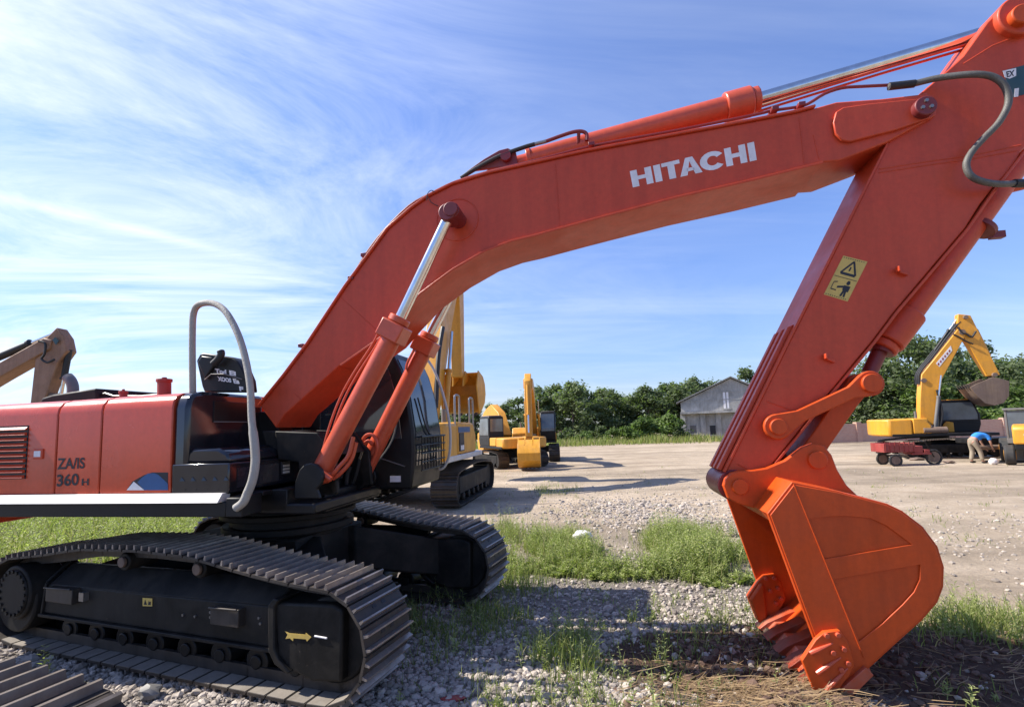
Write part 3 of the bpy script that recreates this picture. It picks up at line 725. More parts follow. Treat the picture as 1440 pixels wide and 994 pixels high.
# dark block in front of the tank, boom-foot brackets
mb = MB(); mb.prism([UP(x, y, VS+.95) for x, y in [(352, 580), (378, 578), (392, 600), (398, 630), (400, 660), (352, 660)]], VX*.25); mb.build('side_cover', M['black'], ex, bevel=.02)
mb = MB()
for v0 in (VF-.09, VF+BW+.03):
    P = [(386, 606), (446, 608), (470, 640), (474, 694), (426, 700), (419, 650), (391, 646)]
    mb.prism([UP(x, y, VF-.09)+VX*(v0-VF+.09) for x, y in P], VX*.06)
mb.prism([UP(x, y, VF-.03) for x, y in [(368, 606), (448, 608), (470, 640), (380, 650)]], VX*(BW+.06))
mb.each('boom_bracket', M['dusty'], ex, bevel=.012)
for v, fp in ((VCN, (450, 668)), (VCF, (508, 672))):
    mb = MB()
    for d in (-.17, .11):
        p = UP(*fp, v)+VX*d
        P = [p+UX*math.cos(R(a))*.13+ZX*math.sin(R(a))*.13 for a in range(-60, 151, 30)]+[p-UX*.16-ZX*.06, p-UX*.16-ZX*.2, p-ZX*.2+UX*.1]
        mb.prism(P, VX*.05)
    mb.each('cylinder_bracket', M['black'], ex, bevel=.012)
mb = MB(); mb.box(U, -4.2, -2.75, VS+.75, 5.9, 1.30, 1.52); mb.box(U, -3.3, -2.62, VF-.4, VF+BW+.4, 1.36, 1.46); mb.build('main_frame', M['black'], ex, bevel=.02)
# ---- cab
CN, CFAR = 5.62, 6.66
cfr = [UQ(x, y, CN) for x, y in [(578, 688), (581, 664), (582, 636), (581, 606), (573, 555), (563, 520), (552, 497)]]
ub_ = -3.62
cprof = [(ub_, cfr[0][1])]+cfr+[(cfr[-1][0]-.10, cfr[-1][1]+.05), (ub_+.05, cfr[-1][1]+.06), (ub_, cfr[-1][1])]
mb = MB(); mb.prism([U(u, CN, z) for u, z in cprof], VX*(CFAR-CN)); cab = mb.build('cab', M['black'], ex, bevel=.03, ang=50)
def fu(z):                                           # front face u at height z
    L = cfr
    for (u0, z0), (u1, z1) in zip(L, L[1:]):
        if z0 <= z <= z1: return u0+(u1-u0)*(z-z0)/(z1-z0)
    return L[-1][0]
def front_pane(z0, z1, v0, v1, off, nz=8):
    mb = MB(); vs = []; fs = []
    for i in range(nz+1):
        z = z0+(z1-z0)*i/nz; u = fu(z)+off
        vs += [U(u, v0, z), U(u, v1, z), U(u-.02, v1, z), U(u-.02, v0, z)]
    for i in range(nz):
        a = i*4; b = a+4; fs += [(a, a+1, b+1, b), (a+1, a+2, b+2, b+1), (a+2, a+3, b+3, b+2), (a+3, a, b, b+3)]
    fs += [(0, 3, 2, 1), (4*nz, 4*nz+1, 4*nz+2, 4*nz+3)]
    return mb.add(vs, fs)
front_pane(1.98, cfr[-1][1]-.06, CN+.08, CFAR-.08, .008).build('windscreen', M['glass'], cab)
front_pane(1.68, 1.93, CN+.08, CFAR-.08, .008).build('lower_window', M['glass'], cab)
mb = MB()
for i in range(9):
    v = CN+.10+i*.105; mb.tube([U(fu(1.7)+.07, v, 1.62), U(fu(1.7)+.07, v, 2.02)], .008, 6)
for z in (1.62, 1.72, 1.82, 1.92, 2.02): mb.tube([U(fu(1.7)+.07, CN+.08, z), U(fu(1.7)+.07, CFAR-.05, z)], .009 if z < 2 else .014, 6)
mb.build('front_guard', M['black'], cab)
mb = MB(); mb.tube(catmull([U(fu(z)+.03, v, z) for z, v in ((2.0, CN+.7), (2.1, CN+.4), (2.5, CN+.25))]), .010, 6); mb.build('wiper', M['black'], cab)
P = [(-3.4, 2.0), (fu(2.0)-.14, 2.0), (fu(2.5)-.14, 2.5), (fu(2.85)-.14, 2.85), (-3.4, 2.88)]
mb = MB(); mb.prism([U(u, CN-.006, z) for u, z in P], VX*.02); mb.build('side_window', M['glass'], cab, bevel=.01)
mb = MB(); mb.tube(catmull([U(u, CN-.02, z) for u, z in ((-2.75, 1.62), (-2.45, 2.0), (fu(2.5)-.1, 2.5))]), .012, 6); mb.tube([U(-2.6, CN-.015, 1.78), U(fu(1.7)-.1, CN-.015, 1.68)], .008, 6); mb.build('door_trim', M['grey'], cab)
mb = MB(); q = UQ(549, 669, CN); mb.box(U, q[0], q[0]+.13, CN-.012, CN+.0, q[1]-.07, q[1]); mb.build('cab_plate', M['letter'], cab)
mb = MB()
gr = [(602, 507), (610, 520), (620, 545), (629, 578), (633, 605), (633, 630), (630, 646), (624, 657), (618, 660)]
mb.tube(catmull([UP(x, y, CFAR-.1) for x, y in gr], 4), .018, 10); mb.build('grab_rail', M['white'], cab)
mb = MB(); mb.box(U, -4.25, -3.63, 5.62, 6.5, 1.45, 2.32); mb.build('dark_backing', M['black'], ex, bevel=.02)  # black box added to darken the open gap under the boom
# ---- undercarriage
NO, SW = 3.18, .60
def resample(pts, step):
    P = [Vector(p) for p in pts]; L = [0]
    for a, b in zip(P, P[1:]+P[:1]): L.append(L[-1]+(b-a).length)
    n = round(L[-1]/step); out = []
    for i in range(n):
        s = L[-1]*i/n; k = max(j for j in range(len(P)) if L[j] <= s)
        a = P[k]; b = P[(k+1) % len(P)]; out.append(a+(b-a)*((s-L[k])/max(1e-9, L[k+1]-L[k])))
    return out, L[-1]/n
def chain(fr, path, n0, n1, step=.2, links=True, bars=(-.62, .38), bt_=.0085, bh_=.042):
    pts, st = resample(path, step)
    sh = MB(); br = MB(); N_ = len(pts); br.holes = MB(); br.pads = MB()
    for i in range(N_):
        a = pts[i]; b = pts[(i+1) % N_]; d = (b-a); d.normalize(); o = Vector((d.y, -d.x)); c = (a+b)/2
        def pp(s, h): return c+d*s+o*h
        h = st*.5
        sec = [pp(-h*.93, -.022), pp(-h*.93, 0), pp(h*.88, 0), pp(h*.95, -.022)]
        sh.prism([fr(q.x, n0, q.y) for q in sec], fr(0, n1-n0, 0)-fr(0, 0, 0))
        for s in [h*k_ for k_ in bars]:
            sec = [pp(s-bt_*1.5, 0), pp(s-bt_*.8, bh_), pp(s+bt_*.8, bh_), pp(s+bt_*1.5, 0)]
            br.prism([fr(q.x, n0+.004, q.y) for q in sec], fr(0, n1-n0-.008, 0)-fr(0, 0, 0))
        if links and c.y < .1:
            sec = [pp(-h*.88, -.0225), pp(h*.84, -.0225), pp(h*.84, -.027), pp(-h*.88, -.027)]
            br.pads.prism([fr(q.x, n0+.004, q.y) for q in sec], fr(0, .22, 0)-fr(0, 0, 0))
        if links:
            for m in ((n0+n1)/2-.085, (n0+n1)/2+.035):
                sec = [pp(-h*.12, .0005), pp(h*.16, .0005), pp(h*.16, .003), pp(-h*.12, .003)]
                if not (a.x > -3.5 and a.y > .1): continue
                br.holes.prism([fr(q.x, m, q.y) for q in sec], fr(0, .05, 0)-fr(0, 0, 0))
            for m in ((n0+n1)/2-.11, (n0+n1)/2+.07):
                sec = [pp(-h*1.05, -.12), pp(-h*1.05, -.03), pp(h*1.05, -.03), pp(h*1.05, -.12)]
                sh.prism([fr(q.x, m, q.y) for q in sec], fr(0, .04, 0)-fr(0, 0, 0))
    return sh, br
tf = -2.81
path = [(x, .035) for x in (-6.7, -6.0, -5.0, -4.0, -3.2)]+arc((tf, .475), .44, -90, 90, 14)+[(-3.1, .93), (-3.62, .985), (-4.21, 1.075), (-4.9, 1.09), (-5.71, 1.06), (-6.3, .97)]+arc((-6.8, .48), .43, 90, 270, 14)
def track(n0, near):
    cx = (n0+n0+SW)/2
    sh, br = chain(T, path, n0, n0+SW, .2)
    tr = sh.build('crawler_track', M['shoe'], ex, ang=30)
    br.build('grouser', M['bar'], tr); br.holes.each('mud_hole', M['ink'], tr)
    if near: br.pads.each('dusty_pad', M['pad'], tr)
    return tr
trn = track(NO, True); trf = track(5.48, False)
# near frame, traced on its outer plane
NF = NO+.10
def tw(x, y): return TP(x, y, NF)
def frame_(shift, rev, parent_track):
    sgn = VX*0
    mv = NX*shift
    def X(p): return p+mv
    ftop = [(66, 821), (388, 853)]; fbot = [(386, 911), (59, 861)]
    face = [tw(x, y) for x, y in ftop+fbot]
    mb = MB(); mb.prism([X(p) for p in face], NX*.42)
    # sloped cover
    e0, e1 = tw(69, 822), tw(390, 853)
    up_ = NX*.20+ZX*.17
    mb.prism([X(e0), X(e1), X(e1+up_), X(e0+up_)], NX*.1-ZX*.02)
    fr_ = mb.build('track_frame', M['dusty'], ex, bevel=.012)
    mb = MB(); a, b = tw(58, 861), tw(386, 911)
    mb.prism([X(a-NX*.03), X(b-NX*.03), X(b-NX*.03-ZX*.03), X(a-NX*.03-ZX*.03)], NX*.4)
    a, b = tw(66, 819), tw(59, 863); mb.prism([X(a-NX*.02), X(a-NX*.02+TX*.03), X(b-NX*.02+TX*.03), X(b-NX*.02)], NX*.4)
    a, c = tw(104, 791)+NX*.1, tw(66, 819)
    mb.tube([X(c), X(c+up_)], .018, 6)
    mb.build('flange', M['dusty'], fr_, bevel=.006)
    # idler guard box at the front
    mb = MB(); P = [(388, 846), (470, 849), (484, 857), (482, 958), (440, 956), (410, 940), (393, 918)]
    mb.prism([X(tw(x, y)-NX*.02) for x, y in P], NX*.44); gb = mb.build('idler_guard', M['dusty'], fr_, bevel=.02)
    mb = MB(); P = [(391, 838), (383, 848), (384, 912), (392, 930), (410, 944), (414, 941), (398, 924), (392, 908), (392, 850), (398, 841)]
    mb.prism([X(tw(x, y)-NX*.05) for x, y in P], NX*.5); mb.build('frame_rib', M['dusty'], fr_, bevel=.01)
    mb = MB(); c = T(tf, NO+.16, .475)+mv
    mb.cyl(c, c+NX*.28, .33, seg=32); mb.build('idler', M['dusty'], fr_, bevel=.02)
    for k in range(8):
        c = T(-6.15+k*.42, NO+.2, .19)+mv
        mb = MB(); mb.cyl(c, c+NX*.3, .12, seg=18); mb.cyl(c-NX*.02, c, .06, seg=12); mb.build('track_roller', M['black'], fr_, bevel=.01)  # rollers coloured black to carry the shade below the frame
    for px in ((143, 814), (283, 783)):
        p = TP(px[0], px[1], NO+.12); p.z = max(p.z, .86)
    for t_ in (-5.25, -4.25):
        c = T(t_, NO+.13, .93)+mv
        mb = MB(); mb.cyl(c, c+NX*.3, .085, seg=20); cr = mb.build('carrier_roller', M['dusty'], fr_, bevel=.012)
        mb = MB(); mb.cyl(c-NX*.03, c, .05, seg=14); mb.build('roller_cap', M['mud'], cr, bevel=.006)
    c = T(-6.8, NO+.02, .48)+mv
    mb = MB(); mb.cyl(c+NX*.04, c+NX*.5, .34, seg=32)
    fd = mb.build('final_drive', M['dusty'], fr_, bevel=.02)
    return fr_
fn = frame_(0, False, trn)
ff = frame_(5.48-NO, True, trf)
# final drive cover, as placed in the photograph
c = TP(17, 834, NO+.0)
mb = MB(); mb.cyl(c+NX*.02, c+NX*.34, .27, seg=32); mb.cyl(c, c+NX*.03, .235, seg=32); mc = mb.build('motor_cover', M['dusty'], fn, bevel=.015)
mb = MB()
for k in range(20):
    a = k*18; p = c+TX*.215*math.cos(R(a))+ZX*.215*math.sin(R(a)); mb.cyl(p-NX*.012, p+NX*.01, .018, seg=6)
mb.each('cover_bolt', M['dusty'], mc)
# steps, stickers
mb = MB()
for (x0, y0, x1, y1) in ((76, 823, 113, 842), (306, 850, 345, 873)):
    a = tw(x0, y0); b = tw(x1, y0+ (y1-y0)*.15); h = tw(x0, y1).z
    mb.prism([a-NX*.07, b-NX*.07, Vector((b.x, b.y, h))-NX*.07, Vector((a.x, a.y, h))-NX*.07], NX*.075)
    mb.tube([a-NX*.085+ZX*.004, b-NX*.085+ZX*.004], .010, 6)
mb.each('step', M['shoe'], fn, bevel=.006)
mb = MB(); a = tw(122, 837); mb.obox(a-NX*.02, TX*.035, NX*.03, ZX*.04)
for x, y in ((258, 864), (275, 866), (297, 860), (297, 867), (365, 868), (367, 876)): mb.cyl(tw(x, y)-NX*.012, tw(x, y)+NX*.005, .012, seg=8)
mb.each('frame_bolt', M['steel'], fn)
mb = MB(); mb.prism([tw(x, y)-NX*.004 for x, y in [(201, 840), (214.5, 841), (214.5, 852), (201, 851.5)]], NX*.003); sk2 = mb.build('warning_sticker', M['sticker'], fn)
mb = MB()
for P in ([(203, 849.5), (205, 842.5), (207.5, 849.8)], [(209, 850), (210, 843.5), (211, 846), (213, 845), (212.5, 850)]):
    mb.prism([tw(x, y)-NX*.006 for x, y in P], NX*.001)
mb.build('pictogram', M['ink'], sk2)
mb = MB(); P = [(404, 885), (410, 888), (433, 890), (433.5, 887.5), (441, 893.5), (435, 899.5), (434, 896.5), (416, 895), (415.5, 899), (411, 895), (405, 896), (408, 890)]
mb.prism([tw(x, y)-NX*.027 for x, y in P], NX*.003); mb.build('arrow_decal', M['sticker'], fn)
mb = MB(); mb.tube([tw(446, 892)-NX*.026, tw(463, 895)-NX*.026], .008, 6); mb.prism([tw(x, y)-NX*.004 for x, y in [(381, 865), (386, 866), (386, 881), (381, 880)]], NX*.003); mb.build('white_plate', M['letter'], fn)
# centre frame and slew ring
mb = MB(); c = U(SU+.25, SV-.05, 0)
mb.cyl(c+ZX*1.0, c+ZX*1.34, .62, seg=48); mb.cyl(c+ZX*1.05, c+ZX*1.12, .70, seg=48); mb.cyl(c+ZX*1.2, c+ZX*1.26, .72, seg=48); mb.build('slew_ring', M['dusty'], ex, bevel=.01)
mb = MB()
for t_ in (-3.3, -6.0):
    P = [T(t_-.35, NO+.5, .35), T(t_-.35, NO+.5, .72), T(-4.6-.5 if t_ < -5 else -4.4, 4.3, 1.0), T(-4.6-.5 if t_ < -5 else -4.4, 4.3, .6)]
    for m in (1, -1):
        pts_ = []
        for q in ((t_, NO+.45, .3, .74), (-4.65+(t_+4.65)*.4, 4.35, .55, 1.02)):
            n_ = q[1] if m == 1 else 2*4.63-q[1]
            pts_.append((T(q[0]-.3, n_, q[2]), T(q[0]+.3, n_, q[2]), T(q[0]+.3, n_, q[3]), T(q[0]-.3, n_, q[3])))
        A, B = pts_
        mb.add(list(A)+list(B), [(0, 1, 2, 3), (7, 6, 5, 4), (0, 4, 5, 1), (1, 5, 6, 2), (2, 6, 7, 3), (3, 7, 4, 0)])
mb.box(T, -5.4, -3.9, 4.1, 5.16, .56, 1.03)
mb.build('centre_frame', M['dusty'], ex, bevel=.02)

# ------------------------------------------------------------------ loose crawler track at the bottom left
o_ = T(-4.6, 2.05, 0)
lt = thing('crawler_track', 'loose rusty crawler track lying folded on gravel at the bottom left corner', 'crawler track', o_)
lp = [(x, .04) for x in (-6.4, -5.6, -4.8, -4.0)]+arc((-3.80, .23), .19, -90, 80, 7)+[(-4.05, .43), (-4.6, .44), (-5.4, .44), (-6.2, .44)]+arc((-6.4, .24), .20, 90, 270, 7)
sh, br = chain(T, lp, 1.5, 2.36, .2, True, (0,), .018, .06); sh.build('shoe_chain', M['shoe'], lt, ang=30); br.build('grouser', M['rustbar'], lt)

# ------------------------------------------------------------------ generic background excavator (local: x forward, y left)
def L3(a, b, z): return Vector((a, b, z))
def ribbon(pts):                                       # (x,z,half height) -> outline
    t = []; b = []; n = len(pts)
    for i, (x, z, h) in enumerate(pts):
        a = pts[max(0, i-1)]; c = pts[min(n-1, i+1)]; d = Vector((c[0]-a[0], c[1]-a[1])).normalized(); nn = Vector((-d.y, d.x))
        t.append((x+nn.x*h, z+nn.y*h)); b.append((x-nn.x*h, z-nn.y*h))
    return t+b[::-1]
def prism_xz(mb, poly, y0, y1): return mb.prism([Vector((x, y0, z)) for x, z in poly], Vector((0, y1-y0, 0)))
BUCK = [(0, 0), (.25, .18), (.45, .12), (.95, -.05), (1.22, -.35), (1.25, -.72), (1.05, -1.05), (.6, -1.25), (.15, -1.38), (.05, -1.1), (-.1, -.35)]
def excavator(label, loc, yaw, pm='yellow', s=1.0, upper=0.0, boom=None, arm=None, bucket=(0, 0, 0), bw=.5, bucket_mat=None, cab_z=2.95, track_yaw=0, hood_z=2.1, rails=False, boom_poly=None, arm_poly=None, bwid=1.15, white_boom=False, vent=True, cdx=0, hx=.6, base_mat=None):
    root = thing('excavator', label, 'excavator', loc, 'excavators parked in the yard', yaw, True)
    root.scale = (s, s, s)
    P = M[pm]
    cr, sr = math.cos(track_yaw), math.sin(track_yaw)
    def LT(a, b, z): return Vector((a*cr-b*sr, a*sr+b*cr, z))
    tp = [(x, .03) for x in (-1.6, -.8, 0, .8, 1.6)]+arc((1.75, .44), .41, -90, 90, 8)+[(.9, .93), (0, .96), (-.9, .93)]+arc((-1.75, .44), .41, 90, 270, 8)
    for y0 in (-1.55, .9):
        sh, br = chain(LT, tp, y0, y0+.65, .21, False); t_ = sh.build('crawler_track', M['mud'] if pm == 'yellow2' else M['shoe'], root, ang=30)
        br.build('grouser', M['shoe'], t_)
        mb = MB(); mb.box(LT, -1.6, 1.6, y0+.08, y0+.57, .28, .70); mb.cyl(LT(1.75, y0+.1, .44), LT(1.75, y0+.55, .44), .34); mb.cyl(LT(-1.75, y0+.1, .44), LT(-1.75, y0+.55, .44), .34)
        for k in range(6): mb.cyl(LT(-1.25+k*.5, y0+.06, .2), LT(-1.25+k*.5, y0+.59, .2), .1, seg=12)
        mb.build('track_frame', M['dusty'], t_, bevel=.02)
    mb = MB(); mb.cyl(L3(0, 0, .75), L3(0, 0, 1.12), .6); mb.box(LT, -.7, .7, -1.0, 1.0, .5, .85); mb.build('slew_ring', M['dusty'], root)
    mb = MB(); mb.box(L3, -2.2, 1.3+cdx, -1.38, 1.38, 1.08, 1.22); mb.build('deck', M['white'] if rails else M['black'], root, bevel=.02)
    mb = MB(); prism_xz(mb, [(-1.3, 1.22), (hx, 1.22), (hx, hood_z-.35), (hx-.3, hood_z-.02), (-1.3, hood_z)], -1.36, -.48); hs = mb.build('house', P, root, bevel=.05)
    if vent and not rails: mb = MB(); mb.box(L3, -1.0, -.3, -1.375, -1.36, 1.45, 1.85); mb.build('vent', M['black'], hs)
    mb = MB(); mb.box(L3, -1.3, -.35, -.47, 1.36, 1.22, hood_z-.02); mb.build('hood', P, root, bevel=.05)
    mb = MB(); cwp = [(-1.32, -1.36), (-2.3, -1.36), (-2.6, -1.0), (-2.7, 0), (-2.6, 1.0), (-2.3, 1.36), (-1.32, 1.36)]
    mb.prism([Vector((x, y, 1.12)) for x, y in cwp], Vector((0, 0, hood_z-1.15))); mb.build('counterweight', P, root, bevel=.08)
    def prism_cx(m_, poly, ya, yb): return prism_xz(m_, [(x+cdx, z) for x, z in poly], ya, yb)
    mb = MB(); prism_cx(mb, [(-.32, 1.22), (1.3, 1.22), (1.42, 1.6), (1.42, 2.1), (1.2, cab_z-.1), (1.1, cab_z), (-.25, cab_z), (-.32, cab_z-.1)], .42, 1.36); cb = mb.build('cab', M['black'], root, bevel=.05)
    mb = MB(); prism_cx(mb, [(-.30, 1.23), (1.28, 1.23), (1.39, 1.6), (1.39, 1.72), (-.30, 1.72)], .405, 1.375); mb.build('cab_base', M[base_mat] if base_mat else P, cb, bevel=.02)
    mb = MB(); mb.box(L3, -.2+cdx, 1.15+cdx, .5, 1.3, cab_z, cab_z+.05); mb.build('cab_roof', P if pm == 'yellow2' else M['grey'], cb, bevel=.02)
    for y in (.405, 1.362):
        mb = MB(); prism_cx(mb, [(-.2, 1.85), (1.28, 1.85), (1.3, 2.1), (1.1, cab_z-.12), (-.2, cab_z-.12)], y, y+.014); mb.build('side_window', M['cabglass'], cb)
    mb = MB(); mb.add([L3(1.43+cdx, .5, 1.8), L3(1.43+cdx, 1.28, 1.8), L3(1.43+cdx, 1.28, 2.1), L3(1.43+cdx, .5, 2.1), L3(1.23+cdx, 1.28, cab_z-.12), L3(1.23+cdx, .5, cab_z-.12)], [(0, 1, 2, 3), (3, 2, 4, 5)]); mb.build('windscreen', M['cabglass'], cb, recalc=False)
    mb = MB(); mb.box(L3, -.335+cdx, -.32+cdx, .5, 1.28, 2.05, cab_z-.15); mb.build('rear_window', M['cabglass'], cb)
    mb = MB(); mb.cyl(L3(-1.0, -.9, hood_z-.05), L3(-1.0, -.9, hood_z+.35), .06); mb.build('exhaust_pipe', M['grey'], root)
    if rails:
        mb = MB()
        for x in (.55, -.9):
            mb.tube(catmull([L3(x, -1.3, hood_z-.3), L3(x, -1.3, hood_z+.55), L3(x-.08, -1.3, hood_z+.68), L3(x-.35, -1.3, hood_z+.68), L3(x-.42, -1.3, hood_z+.55), L3(x-.42, -1.3, hood_z-.1)]), .028, 8)
        mb.each('handrail', M['steel'], root)
        mb = MB(); mb.box(L3, .58, .62, -1.3, -.6, 1.35, 1.7)
        mb.box(L3, -1.25, -.1, -1.372, -1.362, 1.78, 1.92); mb.build('stripe_panel', M['blue'], hs)
        mb = MB(); mb.box(L3, -1.2, -.75, -1.378, -1.364, 1.3, 1.77); mb.build('label_panel', M['ink'], hs)
        mb = MB(); mb.box(L3, -1.1, -.95, -1.384, -1.377, 1.33, 1.45); mb.box(L3, -.93, -.8, -1.384, -1.377, 1.33, 1.45); mb.build('number_plate', M['letter'], hs)
    bp = boom_poly or ribbon(boom); ap = arm_poly or ribbon(arm)
    y0 = -.25 if True else 0
    mb = MB(); prism_xz(mb, bp, -.25-bw*.0, -.25+bw); bo = mb.build('boom', M['white'] if white_boom else P, root, bevel=.03, ang=50)
    mb = MB(); prism_xz(mb, ap, -.25+.06, -.25+bw-.06); ao = mb.build('arm', P, root, bevel=.03, ang=50)
    bx, bz, ba = bucket; yc = -.25+bw/2
    c_, s2_ = math.cos(ba), math.sin(ba)
    poly = [(bx+x*c_-z*s2_, bz+x*s2_+z*c_) for x, z in BUCK]
    bm_ = M[bucket_mat] if bucket_mat else P
    mb = MB()
    shell = poly[2:9]; nn = len(shell); cx_ = sum(p[0] for p in poly)/len(poly); cz_ = sum(p[1] for p in poly)/len(poly)
    inn_ = [(cx_+(x-cx_)*.92, cz_+(z-cz_)*.92) for x, z in shell]
    prism_xz(mb, shell+inn_[::-1], yc-bwid/2, yc+bwid/2)
    bk_ = mb.build('bucket', bm_, root, bevel=.01)
    mb = MB()
    for y in (yc-bwid/2-.03, yc+bwid/2-.01): prism_xz(mb, poly[1:], y, y+.04)
    mb.build('side_plate', bm_, bk_, bevel=.01)
    mb = MB()
    for y in (yc-.22, yc+.17): prism_xz(mb, [poly[0], poly[1], poly[2], poly[3], poly[-1]], y, y+.05)
    mb.each('mounting_ear', bm_, bk_)
    tx, tz = poly[8]; dx, dz = Vector((poly[8][0]-poly[7][0], poly[8][1]-poly[7][1])).normalized()
    for k in range(5):
        y = yc-bwid/2+.06+k*(bwid-.22)/4
        mb = MB(); prism_xz(mb, [(tx-dx*.05-dz*.04, tz-dz*.05+dx*.04), (tx+dx*.2, tz+dz*.2), (tx-dx*.05+dz*.04, tz-dz*.05-dx*.04)], y, y+.1); mb.each('tooth', M['shoe'], bk_)
    return root, bo, ao
def hydr(root, a, b, y, split=.55, r=.07, mt=None, name='hydraulic_cylinder'):
    A = Vector((a[0], y, a[1])); B = Vector((b[0], y, b[1])); C = A+(B-A)*split
    mb = MB(); mb.cyl(A, C, r, seg=14); mb.cyl(C, C+(B-A).normalized()*.08, r*1.25, seg=14); o = mb.build(name, mt or M['yellow'], root)
    mb = MB(); mb.cyl(C, B, r*.55, seg=12); mb.build('rod', M['chrome'], o); return o

# near yellow excavator, facing away, arm hanging with the bucket curled in
y1 = math.atan2(.986, .165)
r1, bo, ao = excavator('yellow crawler excavator right behind the red one, arm hanging, grey handrails beside its hood', Vector((-2.85, 15.9, 0)), y1, 'yellow', 1.12,
    boom=[(.1, 1.7, .28), (.9, 3.6, .42), (1.7, 5.4, .48), (2.5, 6.6, .42), (3.7, 7.4, .28)],
    arm=[(3.3, 8.1, .18), (3.7, 7.5, .34), (3.72, 6.0, .28), (3.68, 3.7, .2)], bucket=(3.68, 3.75, R(6)), rails=True, hood_z=2.05, bwid=1.35, cab_z=3.0)
hydr(r1, (.7, 1.6), (1.75, 5.0), -.36, .6, .09); hydr(r1, (.7, 1.6), (1.75, 5.0), .36, .6, .09)
hydr(r1, (2.1, 6.9), (3.4, 8.2), 0, .6, .08, name='arm_cylinder'); hydr(r1, (3.95, 7.4), (3.95, 4.6), 0, .55, .08, M['rubber'], 'bucket_cylinder')
mb = MB(); mb.tube(catmull([L3(1.2, -.1, 5.2), L3(1.5, -.1, 6.0), L3(2.4, -.1, 7.2)]), .05, 8); mb.tube(catmull([L3(.2, -.3, 2.5), L3(.5, -.3, 4.0), L3(1.0, -.3, 5.0)]), .07, 8); mb.build('hose_bundle', M['rubber'], r1)
# centre excavator, facing the camera, bucket on the ground
r2, bo, ao = excavator('yellow excavator facing the camera with its bucket set down in front, cab on the right', Vector((1.3, 31.8, 0)), R(-94.3), 'yellow', 1.0,
    boom=[(.3, 1.7, .25), (1.5, 2.6, .38), (3.2, 3.9, .4), (5.0, 4.35, .32), (6.4, 4.3, .25)],
    arm=[(6.0, 4.75, .14), (6.45, 4.3, .3), (6.7, 3.0, .25), (6.9, 1.55, .17)], bucket=(6.9, 1.45, R(-12)), hood_z=2.05, bwid=1.02, bw=.46)
hydr(r2, (1.0, 1.5), (3.0, 3.6), -.42, .6, .07); hydr(r2, (1.0, 1.5), (3.0, 3.6), .38, .6, .07)
hydr(r2, (3.6, 4.5), (6.0, 4.75), 0, .6, .08, name='arm_cylinder'); hydr(r2, (6.75, 4.2), (7.2, 1.8), -.02, .6, .07, name='bucket_cylinder')
# excavator turned away, half hidden
r3, bo, ao = excavator('older yellow excavator turned away behind the hanging bucket, dark cab on its left', Vector((-.30, 27.7, 0)), R(114), 'yellow', .92,
    boom=[(.3, 1.7, .25), (1.2, 2.9, .4), (2.2, 3.35, .42), (3.0, 3.2, .3), (3.6, 2.9, .25)],
    arm=[(3.5, 3.3, .14), (3.6, 2.9, .25), (3.5, 2.2, .2)], bucket=(3.5, 2.1, R(-70)), hood_z=1.72, base_mat='black')
hydr(r3, (.9, 1.5), (1.9, 3.0), -.4, .6, .07)
# right-hand excavator: boom and arm traced in its own boom plane
LOC4 = Vector((20.75, 24.8, 0)); YAW4 = R(-20); d4 = Vector((math.cos(YAW4), math.sin(YAW4), 0)); n4 = Vector((-math.sin(YAW4), math.cos(YAW4), 0)); S4 = .96
def Q4(px, py, yoff=-.25):
    p = hit(px, py, n4, n4.dot(LOC4)+yoff*S4); q = p-LOC4; return (q.dot(d4)/S4, q.z/S4)
b4 = [Q4(x, y) for x, y in [(1294, 597), (1294, 560), (1296, 526.6), (1315.6, 502.5), (1347, 462.6), (1355, 463), (1358, 472), (1321.6, 538.7), (1318, 598)]]
a4 = [Q4(x, y) for x, y in [(1348, 441), (1366, 443), (1375, 461), (1408, 527), (1390, 529), (1357, 476), (1347, 460)]]
pb = Q4(1404, 531)
r4, bo, ao = excavator('amber excavator at the right with raised boom, white sticker and muddy bucket in the air', LOC4, YAW4, 'yellow2', S4, boom_poly=b4, arm_poly=a4,
    bucket=(pb[0], pb[1], R(-78)), bucket_mat='mud', hood_z=2.0, bw=.5, bwid=1.2, track_yaw=R(8), vent=False, cdx=.75, cab_z=2.85, hx=-.55, base_mat='black')
mb = MB(); prism_xz(mb, [(.55, 1.23), (.95, 1.23), (.95, 1.72), (.7, 1.78), (.55, 1.6)], .2, .40); mb.build('battery_box', M['yellow2'], r4, bevel=.03)
mb = MB(); mb.cyl(L3(-.9, -1.25, 1.38), L3(.1, -1.2, 1.38), .17); mb.build('muddy_tank', M['mud'], r4, bevel=.02)
mb = MB(); mb.tube(catmull([L3(.05, -.35, 1.2), L3(.3, -.38, 2.2), L3(.2, -.34, 3.4)]), .05, 8); mb.build('hose_bundle', M['rubber'], r4)
hydr(r4, Q4(1313, 606), Q4(1322, 528), -.36, .6, .08, M['grey'])
hydr(r4, Q4(1376, 462), Q4(1408, 527), -.02, .55, .075, M['yellow2'], 'bucket_cylinder'); hydr(r4, Q4(1318, 492), Q4(1350, 446), 0, .6, .08, M['black'], 'arm_cylinder')
mb = MB(); mb.prism([Vector((*(lambda q: (q[0], -.258, q[1]))(Q4(x, y)),)) for x, y in [(1316, 511), (1337, 486), (1339, 493), (1321, 516)]], Vector((0, .006, 0))); sb = mb.build('boom_sticker', M['letter'], bo)
mb = MB()
for i in range(6):
    a = lerp((1317.5, 512.5), (1336, 490.5), (i+.2)/6); b = lerp((1317.5, 512.5), (1336, 490.5), (i+.75)/6)
    mb.prism([Vector((q[0], -.264, q[1])) for q in (Q4(*a), Q4(*b), Q4(b[0]+1.2, b[1]+2.4), Q4(a[0]+1.2, a[1]+2.4))], Vector((0, .003, 0)))
mb.build('sticker_letters', M['cartred'], sb)
